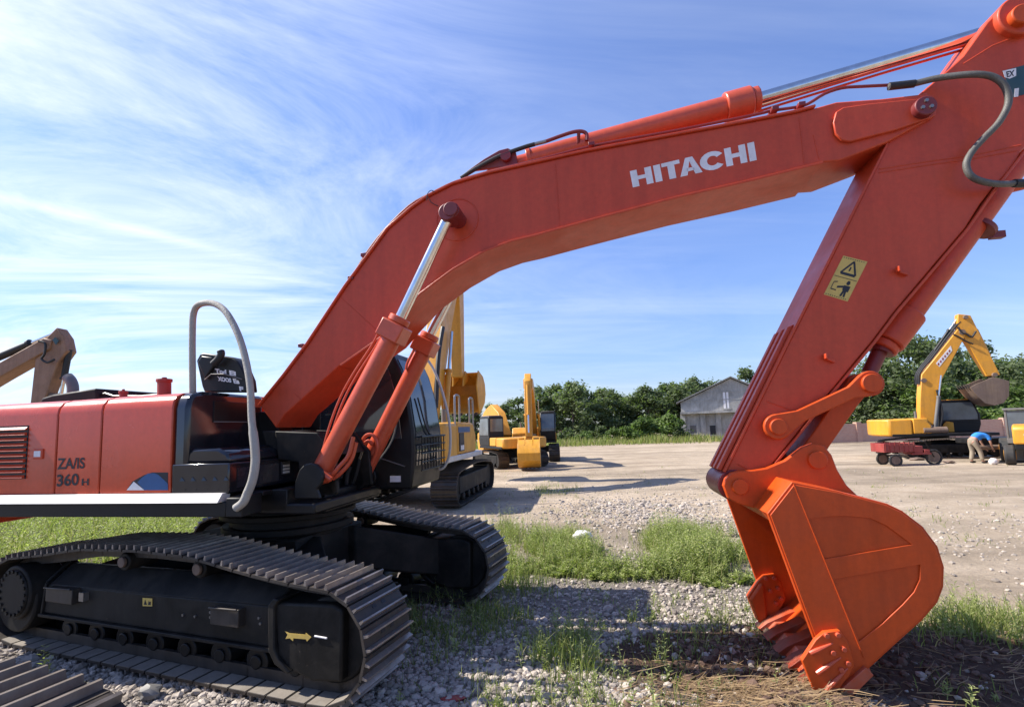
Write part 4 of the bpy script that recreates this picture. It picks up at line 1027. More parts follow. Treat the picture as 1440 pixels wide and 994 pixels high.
def T4(L, y=-.28): return [Vector((q[0], y, q[1])) for q in [Q4(a, b) for a, b in L]]
mb = MB()
for k in range(3): mb.tube(catmull(T4([(1294-k, 540), (1295-k, 524), (1314-k, 500-k), (1330, 478-k), (1345, 459-k), (1352, 452)], -.15+.12*k)), .05, 8)
mb.each('hydraulic_hose', M['rubber'], bo)
mb = MB(); mb.tube(catmull(T4([(1347, 460), (1352, 468), (1359, 470), (1366, 474), (1372, 466)])), .045, 8); mb.tube(catmull(T4([(1340, 470), (1350, 475), (1358, 480), (1368, 484)])), .035, 8); mb.each('arm_hose', M['rubber'], ao)
for (x, y, r, par) in ((1353, 467, .14, bo), (1299, 535, .12, bo), (1399, 527, .11, ao), (1358, 446, .10, ao)):
    q = Q4(x, y); mb = MB(); mb.cyl(Vector((q[0], -.30, q[1])), Vector((q[0], .32, q[1])), r, seg=18); mb.build('pin', M['mud'], par, bevel=.01)
# tan excavator behind the hood at far left
LOC5 = Vector((-21.5, 16.5, 0)); YAW5 = R(-3); d5 = Vector((math.cos(YAW5), math.sin(YAW5), 0)); n5 = Vector((-math.sin(YAW5), math.cos(YAW5), 0))
def Q5(px, py, yoff=-.25):
    p = hit(px, py, n5, n5.dot(LOC5)+yoff); q = p-LOC5; return (q.dot(d5), q.z)
e0 = Q5(0, 509); e1 = Q5(0, 530)
b5 = [(.3, 2.0), (.2, 1.6), (.6, 1.5), (e1[0]-2.2, e1[1]-1.2), e1]+[Q5(x, y) for x, y in [(69, 491), (72, 478), (61, 475)]]+[e0, (e0[0]-2.5, e0[1]-.6)]
a5 = [Q5(x, y) for x, y in [(61, 476), (77, 459.6), (87, 474), (91, 493), (79, 509.5), (59.6, 562.6), (51.5, 600), (36, 600), (46.7, 503)]]
pb = Q5(44, 606)
r5, bo, ao = excavator('faded tan excavator arm and boom rising behind the red hood at far left', LOC5, YAW5, 'tan', 1.0, boom_poly=b5, arm_poly=a5, bucket=(pb[0], pb[1], R(-10)), bucket_mat='mud')
hydr(r5, Q5(-40, 512), Q5(76, 463), 0, .6, .12, M['rubber'], 'arm_cylinder'); hydr(r5, Q5(88, 490), Q5(76, 556), -.02, .6, .09, M['rubber'], 'bucket_cylinder')
mb = MB(); mb.tube([Vector((Q5(x, y)[0], -.05, Q5(x, y)[1])) for x, y in [(76, 556), (62, 556), (50, 552)]], .09, 10); mb.build('link', M['mud'], r5)
mb = MB(); mb.tube(catmull([Vector((Q5(x, y)[0], -.33, Q5(x, y)[1])) for x, y in [(58, 480), (67, 484), (66, 498), (62, 505), (70, 510), (80, 506)]]), .035, 8); mb.build('hose', M['rubber'], r5)
mb = MB(); mb.prism([Vector((Q5(x, y)[0], -.26, Q5(x, y)[1])) for x, y in [(74, 478), (78, 474), (83, 479), (79, 485)]], Vector((0, .01, 0))); mb.build('emblem', M['teal'], ao)

# ------------------------------------------------------------------ yellow road roller / tractor at the right edge
LOC6 = Vector((20.75, 20.2, 0))
tr = thing('tractor', 'amber vehicle with flat bonnet, oval emblem and glazed grey cab at the right edge', 'tractor', LOC6, None, R(-136), True)
tr.scale = (.82, .82, .82)
def A6(a, b, z): return Vector((a, b, z))
mb = MB(); mb.box(A6, -1.4, 1.7, -.55, .55, .75, 1.0); mb.build('chassis', M['black'], tr, bevel=.02)
mb = MB(); prism_xz(mb, [(.7, 1.0), (1.75, 1.0), (1.72, 1.75), (1.6, 1.86), (.7, 1.95)], -.58, .58); bn = mb.build('bonnet', M['yellow2'], tr, bevel=.08)
mb = MB(); c = Vector((1.765, 0, 1.45)); mb.prism([c+Vector((0, .2*math.cos(R(a)), .13*math.sin(R(a)))) for a in range(0, 360, 20)], Vector((.01, 0, 0))); em = mb.build('emblem', M['letter'], bn)
mb = MB(); c = Vector((1.777, 0, 1.45)); mb.prism([c+Vector((0, .11*math.cos(R(a)), .035*math.sin(R(a)))) for a in range(0, 360, 20)], Vector((.004, 0, 0))); mb.build('emblem_bar', M['ink'], em)
mb = MB(); mb.cyl(A6(1.0, 0.1, 1.9), A6(1.0, .1, 2.15), .1); mb.build('air_intake', M['yellow2'], bn)
mb = MB(); mb.box(A6, -.95, .62, -.8, .8, 1.0, 1.25); mb.box(A6, -1.0, .68, -.85, .85, 2.62, 2.72)
for x in (-.9, .58):
    for y in (-.76, .76): mb.box(A6, x-.04, x+.04, y-.04, y+.04, 1.25, 2.62)
cb = mb.build('cab', M['grey'], tr, bevel=.015)
for (x0, x1, y0_, y1_) in ((.58, .60, -.72, .72), (-.92, -.9, -.72, .72), (-.86, .54, -.77, -.75), (-.86, .54, .75, .77)):
    mb = MB(); mb.box(A6, x0, x1, y0_, y1_, 1.26, 2.6); mb.build('window', M['cabglass'], cb)
for x, y, r in ((1.15, -.75, .48), (1.15, .75, .48), (-.8, -.95, .62), (-.8, .95, .62)):
    mb = MB(); mb.cyl(A6(x, y-.2, r), A6(x, y+.2, r), r, seg=28); w = mb.build('wheel', M['tyre'], tr, bevel=.08)
    mb = MB(); mb.cyl(A6(x, y-.215, r), A6(x, y+.215, r), r*.5, seg=20); mb.build('rim', M['yellow2'], w)
# low black trailer beside it
LOC7 = Vector((20.6, 21.9, 0))
tl = thing('trailer', 'low flatbed trailer with black deck and pale block under it, right of the stooping person', 'trailer', LOC7, None, R(-3), True)
mb = MB(); mb.box(A6, -.9, 3.2, -.55, .55, .78, 1.0); mb.build('deck', M['black'], tl, bevel=.02)
mb = MB(); mb.cyl(A6(-.9, -.6, .62), A6(3.2, -.6, .62), .1); mb.build('side_tube', M['mud'], tl)
for x in (2.0, 2.7):
    for y in (-.5, .3):
        mb = MB(); mb.cyl(A6(x, y-.1, .34), A6(x, y+.15, .34), .34); w = mb.build('wheel', M['tyre'], tl, bevel=.04)
        mb = MB(); mb.cyl(A6(x, y-.115, .34), A6(x, y-.1, .34), .16); mb.build('rim', M['grey'], w)
mb = MB(); mb.box(A6, 1.0, 1.3, -.5, .1, 0, .78); mb.build('support_block', M['concrete_pale'], tl, bevel=.02)
mb = MB(); p = G(1398, 653); mb.ico(p+Vector((0, 0, .13)), .18, 2, (1, .8, .8), .12); tag(mb.build('sack', M['letter'], None, origin=p), 'white rounded sack lying under the trailer beside the stooping person', 'sack')
# ------------------------------------------------------------------ red three-wheeled cart
LOC8 = Vector((16.9, 21.4, 0))
ct = thing('cart', 'rusty red three-wheeled cart parked left of the amber excavator tracks', 'cart', LOC8, None, R(-8), True)
mb = MB(); mb.box(A6, -1.35, -.15, -.5, .5, .55, .6)
for (x0, x1, y0_, y1_) in ((-1.35, -.15, -.5, -.46), (-1.35, -.15, .46, .5), (-1.35, -1.31, -.46, .46), (-.19, -.15, -.46, .46)): mb.box(A6, x0, x1, y0_, y1_, .6, .92)
bd = mb.build('cargo_box', M['cartred'], ct, bevel=.01)
mb = MB()
for i in range(7): mb.box(A6, -1.3+i*.18, -1.26+i*.18, -.52, -.5, .56, .98)
mb.build('stake', M['cartred'], bd)
mb = MB(); mb.box(A6, -.2, .55, -.3, .3, .42, .50); mb.box(A6, -.05, .25, -.28, .28, .5, .78); mb.box(A6, .3, .5, -.3, .3, .5, .62); mb.build('seat_frame', M['cartred'], ct, bevel=.01)
mb = MB(); mb.tube([A6(.78, 0, .3), A6(.66, 0, .62), A6(.52, 0, .95)], .03, 8); mb.tube([A6(.42, -.3, 1.0), A6(.46, 0, .95), A6(.42, .3, 1.0)], .02, 8); mb.tube([A6(.78, -.07, .3), A6(.62, -.07, .62)], .02, 6); mb.build('front_fork', M['black'], ct)
for x, y, r in ((-.95, -.5, .22), (-.95, .42, .22), (.78, -.04, .29)):
    mb = MB(); mb.tube([A6(x+r*math.cos(R(a)), y, r+.0+r*math.sin(R(a))) for a in range(0, 361, 15)], .045, 8, False); w = mb.build('wheel', M['tyre'], ct)
    mb = MB(); mb.cyl(A6(x, y-.02, r), A6(x, y+.02, r), r*.8, seg=16); mb.build('rim', M['mud'], w)
# ------------------------------------------------------------------ stooping person
PL = G(1371, 651)
pe = thing('person', 'person in blue shirt and khaki trousers bending forward beside the excavator tracks', 'person', PL, None, 0, True)
def skin(name, verts, edges, radii, mat, sub=2):
    me = bpy.data.meshes.new(name); me.from_pydata(verts, edges, [])
    o = bpy.data.objects.new(name, me); col.objects.link(o); o.parent = pe; me.materials.append(mat)
    mo = o.modifiers.new('skin', 'SKIN'); mo.use_smooth_shade = True
    for i, r in enumerate(radii): me.skin_vertices[0].data[i].radius = (r, r)
    me.skin_vertices[0].data[0].use_root = True
    sm = o.modifiers.new('sub', 'SUBSURF'); sm.levels = sm.render_levels = sub
    return o
hipL, hipR = (-.02, .10, .90), (-.02, -.10, .90)
bv = [(-.02, 0, .93), (.12, 0, 1.05), (.30, 0, 1.15), (.48, 0, 1.16), (.58, 0, 1.12), (.68, 0, 1.06), (.76, 0, 1.00),
      hipL, (.06, .12, .50), (-.02, .13, .08), (.12, .14, .03), hipR, (.16, -.12, .52), (.22, -.13, .08), (.36, -.14, .03),
      (.50, .19, 1.10), (.56, .22, .84), (.66, .18, .62), (.70, .17, .54), (.50, -.19, 1.10), (.54, -.23, .84), (.64, -.18, .62), (.68, -.16, .54)]
be = [(0, 1), (1, 2), (2, 3), (3, 4), (4, 5), (5, 6), (0, 7), (7, 8), (8, 9), (9, 10), (0, 11), (11, 12), (12, 13), (13, 14), (3, 15), (15, 16), (16, 17), (17, 18), (3, 19), (19, 20), (20, 21), (21, 22)]
br_ = [.13, .13, .14, .14, .055, .095, .08, .09, .065, .045, .04, .09, .065, .045, .04, .055, .042, .034, .03, .055, .042, .034, .03]
skin('body', bv, be, br_, M['skin'])
fl = []; fe = []; fr2 = []
for s in (1, -1):                                       # fingers and thumb
    w = Vector((.70, .17, .54)) if s == 1 else Vector((.68, -.16, .54))
    for k in range(5):
        off = Vector((-.02+.018*k, .0, -.01)); tip = off+Vector((.02, -.01*s, -.09+.012*abs(k-2))) if k else Vector((-.05, -.03*s, -.05))
        i = len(fl); fl += [tuple(w+off), tuple(w+(off+tip)/2+Vector((.008, 0, 0))), tuple(w+tip)]; fe += [(i, i+1), (i+1, i+2)]; fr2 += [.009, .009, .007]
ho = skin('fingers', fl, fe, fr2, M['skin'], 1)
for i in range(0, len(fl), 3): ho.data.skin_vertices[0].data[i].use_root = True
skin('trousers', [(-.03, 0, .92), (.05, 0, .99), (-.02, .10, .88), (.06, .12, .50), (-.02, .13, .10), (-.02, -.10, .88), (.16, -.12, .52), (.22, -.13, .10)], [(0, 1), (0, 2), (2, 3), (3, 4), (0, 5), (5, 6), (6, 7)], [.155, .15, .115, .088, .075, .115, .088, .075], M['khaki'])
skin('shirt', [(.06, 0, 1.0), (.16, 0, 1.08), (.32, 0, 1.17), (.48, 0, 1.17), (.50, .19, 1.10), (.54, .215, .92), (.50, -.19, 1.10), (.53, -.22, .92)], [(0, 1), (1, 2), (2, 3), (3, 4), (4, 5), (3, 6), (6, 7)], [.165, .165, .17, .15, .08, .068, .08, .068], M['shirt'])
mb = MB(); mb.ico(Vector((.70, 0, 1.09)), .105, 2, (1, .95, .9), .03); mb.build('hair', M['hair'], pe)
for s in (1, -1):
    p = (-.02, .13) if s == 1 else (.22, -.13)
    mb = MB(); mb.ico(Vector((p[0]+.07, p[1], .045)), .1, 2, (1.35, .5, .48)); mb.build('shoe', M['rubber'], pe)
# scattered parts on the ground near the person
for i, (x, y, r, lb) in enumerate(((1290, 647, .22, 'flat rusty plate lying just left of the person under the amber excavator'), (1335, 651, .16, 'small dark metal lump on the dirt in front of the amber excavator'))):
    p = G(x, y); mb = MB(); mb.ico(p+Vector((0, 0, .05)), r, 2, (1.6, 1, .4), .2); tag(mb.build('scrap_metal', M['mud'], None, origin=p), lb, 'scrap')

# ------------------------------------------------------------------ concrete building
bmat, nt, b = nodes('weathered_concrete')
v = coords(nt); n1 = ntex(nt, .5, 8, .7, v, .6); n2 = ntex(nt, 1.6, 9, .72, coords(nt, (1, 1, .3)), .8)
r_ = ramp(nt, n1.outputs[0], [(.3, (.24, .235, .22)), (.7, (.52, .50, .47))]); r2_ = ramp(nt, n2.outputs[0], [(.35, (.60, .58, .55)), (.60, (1, 1, 1))])
nt.links.new(mix(nt, r_.outputs[0], r2_.outputs[0], .75, 'MULTIPLY'), b.inputs['Base Color']); b.inputs['Roughness'].default_value = .9
bump(nt, b, n2.outputs[0], .3, .05); M['concrete'] = bmat
M['roofgrey'] = paint('asbestos_roof', (.22, .215, .205), .9, (.12, .11, .1), .5, scale=.6)
TB = R(19); nB = Vector((math.sin(TB), math.cos(TB), 0)); tB = Vector((math.cos(TB), -math.sin(TB), 0)); dB = nB.dot(D(1000, 600, 60))
def BQ(px, py): p = hit(px, py, nB, dB); return p.dot(tB), p.z
def I3(a, b, z): return tB*a+nB*(dB+b)+ZX*z
xl, ze = BQ(957, 566); xr = BQ(1098, 600)[0]; xm, zp = BQ(1027, 532); zc = BQ(985, 580)[1]
bl = thing('warehouse', 'grey concrete warehouse with gabled front and ledge, behind the dirt yard', 'building', I3(xm, 0, 0))
mb = MB(); mb.prism([I3(xl, 0, -.2), I3(xr, 0, -.2), I3(xr, 0, ze), I3(xm, 0, zp), I3(xl, 0, ze)], nB*18); wl = mb.build('wall', M['concrete'], bl)
mb = MB()
for a, c in ((I3(xl-.5, -.35, ze-.12), I3(xm, -.35, zp+.08)), (I3(xm, -.35, zp+.08), I3(xr+.5, -.35, ze-.12))):
    mb.prism([a, c, c+ZX*.16, a+ZX*.16], nB*19)
mb.build('roof', M['roofgrey'], bl)
mb = MB(); mb.box(I3, xl-.1, xr+.1, -.9, -.01, zc-.12, zc+.14); mb.build('canopy', M['concrete'], bl)
mb = MB()
for px in (961, 989, 1011, 1043, 1072): x = BQ(px, 600)[0]; mb.box(I3, x-.28, x+.28, -.28, -.01, -.2, zc-.12)
mb.each('pilaster', M['concrete'], bl)
for (p0, p1, t0, t1, mt, nm) in ((1018, 1024, 551, 574, 'letter', 'tall_window'), (999, 1006, 598, 611, 'ink', 'window'), (1027, 1040, 598, 610, 'ink', 'window'), (1063, 1068, 552, 562, 'ink', 'window'), (971, 979, 598, 609, 'grey', 'window'), (1052, 1066, 590, 612, 'ink', 'door')):
    a = BQ(p0, t1); c = BQ(p1, t0)
    mb = MB(); mb.box(I3, a[0], c[0], -.015, .02, a[1], c[1]); w = mb.build(nm, M[mt], bl)
    mb = MB(); mb.box(I3, a[0]-.12, c[0]+.12, -.12, -.016, a[1]-.14, a[1]-.02); mb.build('sill', M['concrete'], w)
    if nm == 'tall_window':
        mb = MB(); m_ = (a[0]+c[0])/2; mb.box(I3, m_-.04, m_+.04, -.03, -.016, a[1], c[1]); mb.build('mullion', M['grey'], w)
mb = MB()
for z in (ze+.1, (ze+zp)/2-.3): mb.box(I3, xl+.1 if z < ze+.3 else xl+2.4, xr-.1 if z < ze+.3 else xr-2.4, -.03, -.012, z, z+.08)
mb.each('ledge_band', M['concrete'], bl)
# brick wall
wm, nt, b = nodes('old_brick')
bt_ = N(nt, 'ShaderNodeTexBrick'); bt_.inputs['Scale'].default_value = 2.2; nt.links.new(coords(nt, (1, 1, 1)), bt_.inputs['Vector'])
mp = N(nt, 'ShaderNodeMapping'); mp.inputs['Rotation'].default_value = (R(90), 0, 0); nt.links.new(coords(nt), mp.inputs['Vector']); nt.links.new(mp.outputs[0], bt_.inputs['Vector'])
bt_.inputs['Color1'].default_value = (.50, .20, .12, 1); bt_.inputs['Color2'].default_value = (.58, .28, .18, 1); bt_.inputs['Mortar'].default_value = (.42, .36, .31, 1)
nz = ntex(nt, 1.2, 6, .7, coords(nt)); nt.links.new(mix(nt, bt_.outputs[0], (.45, .33, .27), nz.outputs[0]), b.inputs['Base Color']); b.inputs['Roughness'].default_value = .9
M['brick'] = wm
I0 = lambda a, b, z: Vector((a, b, z))
mb = MB(); mb.box(I0, 24, 70, 41, 41.25, 0, 1.5)
for i in range(12): mb.box(I0, 24+i*4, 24.4+i*4, 40.9, 41.35, 0, 1.62)
mb.build('wall_run', M['brick'], None)
bw_ = bpy.data.objects['wall_run']; bw_.name = 'brick_wall'; tag(bw_, 'low reddish brick boundary wall behind the amber excavator', 'wall')

# ------------------------------------------------------------------ ground
def hgt(x, y):
    d = math.hypot(x, y)
    n = noise.noise(Vector((x*.35, y*.35, 0)))*.05+noise.noise(Vector((x*1.5, y*1.5, 3)))*.022+noise.noise(Vector((x*5, y*5, 7)))*.010
    n += .05*noise.noise(Vector((x*.06, y*.06, 5)))*min(1, d/20)
    t, nn = Vector((x, y, 0)).dot(TX), Vector((x, y, 0)).dot(NX)
    if -7.6 < t < -2.2 and 2.9 < nn < 6.4: n = min(n, .0)
    n += .10*math.exp(-(((x-1.95)/.5)**2+((y-3.75)/.35)**2)) + .09*math.exp(-(((x-3.4)/.9)**2+((y-4.5)/.7)**2))
    n += .05*math.exp(-(((x-1.7)/.9)**2+((y-4.9)/.5)**2))
    return n-.01
def axis(a, b, st, lo, hi):
    L = []; x = a
    while x <= b: L.append(x); x += st
    s = st; x = b
    while x < hi: s *= 1.16; x += s; L.append(x)
    s = st; x = a
    while x > lo: s *= 1.16; x -= s; L.insert(0, x)
    return L
xs = axis(-7.5, 8, .075, -500, 500); ys = axis(1.6, 13, .075, -300, 900)
vs = [(x, y, hgt(x, y)) for y in ys for x in xs]; w = len(xs)
fs = [(j*w+i, j*w+i+1, (j+1)*w+i+1, (j+1)*w+i) for j in range(len(ys)-1) for i in range(w-1)]
me = bpy.data.meshes.new('ground'); me.from_pydata(vs, [], fs); me.polygons.foreach_set('use_smooth', [True]*len(fs))
gm, nt, b = nodes('yard_soil')
v = coords(nt)
sx = N(nt, 'ShaderNodeSeparateXYZ'); nt.links.new(v, sx.inputs[0])
big = ntex(nt, .09, 6, .6, v); med = ntex(nt, .8, 8, .7, v, .3); fine = ntex(nt, 14, 6, .75, v); grit = ntex(nt, 60, 4, .7, v)
rut = ntex(nt, 1.0, 5, .6, coords(nt, (.05, .55, 1)), .3)
dirt = ramp(nt, med.outputs[0], [(.25, (.33, .27, .20)), (.5, (.45, .375, .285)), (.8, (.56, .475, .38))])
c1 = mix(nt, dirt.outputs[0], ramp(nt, rut.outputs[0], [(.36, (.56, .54, .52)), (.58, (1.06, 1.03, 1))]).outputs[0], .8, 'MULTIPLY')
c1 = mix(nt, c1, ramp(nt, fine.outputs[0], [(.3, (.62, .6, .58)), (.65, (1.08, 1.07, 1.05))]).outputs[0], .7, 'MULTIPLY')
c1 = mix(nt, c1, ramp(nt, big.outputs[0], [(.35, (.80, .79, .78)), (.62, (1.04, 1.04, 1.04))]).outputs[0], 1, 'MULTIPLY')
grav = ramp(nt, grit.outputs[0], [(.3, (.09, .078, .066)), (.55, (.23, .20, .17)), (.8, (.40, .35, .30))])
def mmul(a, k, add=0):
    m = N(nt, 'ShaderNodeMath', operation='MULTIPLY_ADD'); nt.links.new(a, m.inputs[0]); m.inputs[1].default_value = k; m.inputs[2].default_value = add; return m.outputs[0]
def madd(a, b_):
    m = N(nt, 'ShaderNodeMath', operation='ADD'); nt.links.new(a, m.inputs[0]); nt.links.new(b_, m.inputs[1]); return m.outputs[0]
mxx = N(nt, 'ShaderNodeMath', operation='MAXIMUM'); nt.links.new(mmul(sx.outputs['X'], .3, -.9), mxx.inputs[0]); mxx.inputs[1].default_value = 0
gmask = ramp(nt, madd(madd(mmul(sx.outputs['Y'], .1), mxx.outputs[0]), mmul(med.outputs[0], .5, -.25)), [(.70, (1, 1, 1)), (1.02, (0, 0, 0))])
c2 = mix(nt, c1, grav.outputs[0], gmask.outputs[0])
def blob(cx_, cy_, rx, ry):
    mp_ = N(nt, 'ShaderNodeMapping'); mp_.inputs['Location'].default_value = (-cx_/rx, -cy_/ry, 0); mp_.inputs['Scale'].default_value = (1/rx, 1/ry, 0); nt.links.new(v, mp_.inputs['Vector'])
    ln = N(nt, 'ShaderNodeVectorMath', operation='LENGTH'); nt.links.new(mp_.outputs[0], ln.inputs[0])
    s = madd(ln.outputs['Value'], mmul(med.outputs[0], 1.0, -.5))
    return ramp(nt, s, [(.75, (1, 1, 1)), (1.1, (0, 0, 0))]).outputs[0]
soil = ramp(nt, fine.outputs[0], [(.3, (.045, .026, .018)), (.7, (.13, .08, .055))])
c3 = mix(nt, c2, soil.outputs[0], blob(1.9, 4.55, 1.25, .85)); c3 = mix(nt, c3, soil.outputs[0], blob(3.9, 4.3, 1.5, .8))
nt.links.new(c3, b.inputs['Base Color']); b.inputs['Roughness'].default_value = .95; b.inputs['Specular IOR Level'].default_value = .15
rut2 = ntex(nt, 1.0, 4, .6, coords(nt, (.5, 2.2, 1)), .2)
hh = madd(madd(mmul(fine.outputs[0], 1.0), mmul(grit.outputs[0], .5)), madd(mmul(rut.outputs[0], 2.0), mmul(rut2.outputs[0], 2.0))); bump(nt, b, hh, .9, .035)
me.materials.append(gm); go = bpy.data.objects.new('ground', me); col.objects.link(go); go['kind'] = 'structure'

# ------------------------------------------------------------------ stuff: gravel, grass, weeds, straw
def stones():
    bm = bmesh.new(); bmesh.ops.create_icosphere(bm, subdivisions=1, radius=1)
    bv_ = [v.co.copy() for v in bm.verts]; bf = [tuple(v.index for v in f.verts) for f in bm.faces]; bm.free()
    shapes = []
    for k in range(10):
        sx_, sy_, sz_ = rnd.uniform(.8, 1.3), rnd.uniform(.7, 1.1), rnd.uniform(.5, .85)
        shapes.append([Vector((p.x*sx_, p.y*sy_, p.z*sz_))*rnd.uniform(.78, 1.18) for p in bv_])
    V = []; Fc = []
    def put(x, y, r, dz=.25):
        a = rnd.uniform(0, 6.28); c, s = math.cos(a), math.sin(a); tl = rnd.uniform(-.5, .5)
        z0 = hgt(x, y)+r*dz; o = len(V)
        for p in rnd.choice(shapes):
            q = Vector((p.x, p.y*math.cos(tl)-p.z*math.sin(tl), p.y*math.sin(tl)+p.z*math.cos(tl)))
            V.append((x+(q.x*c-q.y*s)*r, y+(q.x*s+q.y*c)*r, z0+q.z*r))
        Fc.extend(tuple(i+o for i in f) for f in bf)
    n = 0
    while n < 19000:
        px = rnd.uniform(-20, 1460); py = rnd.triangular(700, 1010, 960) if rnd.random() < .55 else rnd.uniform(770, 1000)
        p = G(px, py)
        if p.y > 9 or p.y < 2.4: continue
        if ((p.x-1.9)/1.2)**2+((p.y-4.5)/.75)**2 < 1 and rnd.random() < .93: continue
        if ((p.x-3.9)/1.5)**2+((p.y-4.3)/.85)**2 < 1 and rnd.random() < .95: continue
        if p.y > 7 and rnd.random() < .5: continue
        if rnd.random() < min(.93, max(0, (p.x-2.7)*.8)): continue
        r = min(.07, .008+abs(rnd.gauss(0, .013))*(1.6 if rnd.random() < .08 else 1))
        put(p.x, p.y, r); n += 1
    for k in range(9000):                                # sparse pebbles further out
        px = rnd.uniform(690, 1460); py = rnd.triangular(655, 800, 745); p = G(px, py)
        if px > 1080 and rnd.random() < .72: continue
        if rnd.random() < .35+.65*(noise.noise(Vector((p.x*.5, p.y*.35, 2))) > .05): put(p.x, p.y, min(.06, .010+abs(rnd.gauss(0, .013)))*(1.5 if rnd.random() < .06 else 1), .1)
    for k in range(1600):
        x = rnd.gauss(3.0, 1.2); y = rnd.gauss(12.2, 1.2); put(x, y, min(.075, .015+abs(rnd.gauss(0, .022))), .1)
    me = bpy.data.meshes.new('gravel'); me.from_pydata(V, [], Fc); me.materials.append(M['stone'])
    o = bpy.data.objects.new('gravel', me); col.objects.link(o); tag(o, 'grey gravel stones strewn over the ground round the tracks', 'gravel', kind='stuff')
    V.clear(); Fc.clear(); V2 = []
    for k in range(1500):
        cx_, cy_, rx, ry = rnd.choice(((1.9, 4.5, 1.3, .8), (3.9, 4.3, 1.6, .9), (2.2, 3.7, .8, .3)))
        x = rnd.gauss(cx_, rx*.5); y = rnd.gauss(cy_, ry*.5); put(x, y, abs(rnd.gauss(.012, .014))+.006)
    me = bpy.data.meshes.new('soil_clods'); me.from_pydata(list(V), [], list(Fc)); me.materials.append(M['clod'])
    o = bpy.data.objects.new('soil_clods', me); col.objects.link(o); tag(o, 'dark reddish soil clods round the big orange bucket', 'soil', kind='stuff')
stones()
class Blades:
    def __init__(s): s.v = []; s.f = []
    def blade(s, x, y, h, w, lean=.35, z=None):
        a = rnd.uniform(0, 6.28); dx, dy = math.cos(a), math.sin(a); b_ = rnd.uniform(0, 6.28); lx, ly = math.cos(b_)*h*lean*rnd.random(), math.sin(b_)*h*lean*rnd.random()
        z = hgt(x, y)-.01 if z is None else z; o = len(s.v)
        s.v += [(x-dx*w, y-dy*w, z), (x+dx*w, y+dy*w, z), (x+lx*.35+dx*w*.8, y+ly*.35+dy*w*.8, z+h*.55), (x+lx*.35-dx*w*.8, y+ly*.35-dy*w*.8, z+h*.55), (x+lx, y+ly, z+h)]
        s.f += [(o, o+1, o+2, o+3), (o+3, o+2, o+4)]
    def stalk(s, x, y, h, nl=14, ls=.05):
        z = hgt(x, y); b_ = rnd.uniform(0, 6.28); k = rnd.uniform(0, .3)*h; tx, ty = math.cos(b_)*k, math.sin(b_)*k
        o = len(s.v); w = .004
        s.v += [(x-w, y, z), (x+w, y, z), (x+tx, y+ty, z+h)]; s.f.append((o, o+1, o+2))
        for i in range(nl):
            t = .12+.88*i/nl; cx_, cy_, cz_ = x+tx*t, y+ty*t, z+h*t
            a = i*2.4+b_; L = ls*(1.25-t*.75)*rnd.uniform(.7, 1.3); dx, dy = math.cos(a), math.sin(a); q = L*.2
            up_ = rnd.uniform(.1, .7)*L
            o = len(s.v); s.v += [(cx_, cy_, cz_), (cx_+dx*L*.5-dy*q, cy_+dy*L*.5+dx*q, cz_+up_*.7), (cx_+dx*L, cy_+dy*L, cz_+up_), (cx_+dx*L*.5+dy*q, cy_+dy*L*.5-dx*q, cz_+up_*.7)]
            s.f.append((o, o+1, o+2, o+3))
    def build(s, name, mat, label, cat):
        me = bpy.data.meshes.new(name); me.from_pydata(s.v, [], s.f); me.materials.append(mat)
        o = bpy.data.objects.new(name, me); col.objects.link(o); return tag(o, label, cat, kind='stuff')
def density(x, y, sc_=1.2, th=-.1): return noise.noise(Vector((x*sc_, y*sc_, 11))) > th
g = Blades(); wd = Blades(); dg = Blades()
# tall weed belt behind the shade of the boom
n = 0
while n < 2000:
    x = rnd.uniform(-.2, 4.8); y = rnd.uniform(6.4, 9.6)
    front_ = 7.3-.28*x
    if y < front_+.25*noise.noise(Vector((x*2.2, 0, 5))) or y > 9.9-.1*x or noise.noise(Vector((x*.9, y*.9, 11)))+.25*rnd.random() < .14-.12*min(1, max(0, (x-.2)/1.6))+.16*max(0, y-8.0)+rnd.uniform(-.12, .08): continue
    e_ = min(1, (y-front_)/.8+.35)
    hm_ = .56+.6*noise.noise(Vector((x*1.3, y*1.3, 21)))
    wd.stalk(x, y, rnd.uniform(.2, .6)*e_*hm_*(1.2 if 1.0 < x < 3.2 else .9), rnd.randint(14, 24), rnd.uniform(.045, .085)); n += 1
    for k in range(4): g.blade(x+rnd.gauss(0, .14), y+rnd.gauss(0, .14), rnd.uniform(.1, .4)*e_, .004, .9)
    if rnd.random() < .25: dg.blade(x+rnd.gauss(0, .2), y+rnd.gauss(0, .2), rnd.uniform(.25, .6)*e_, .003, .8)
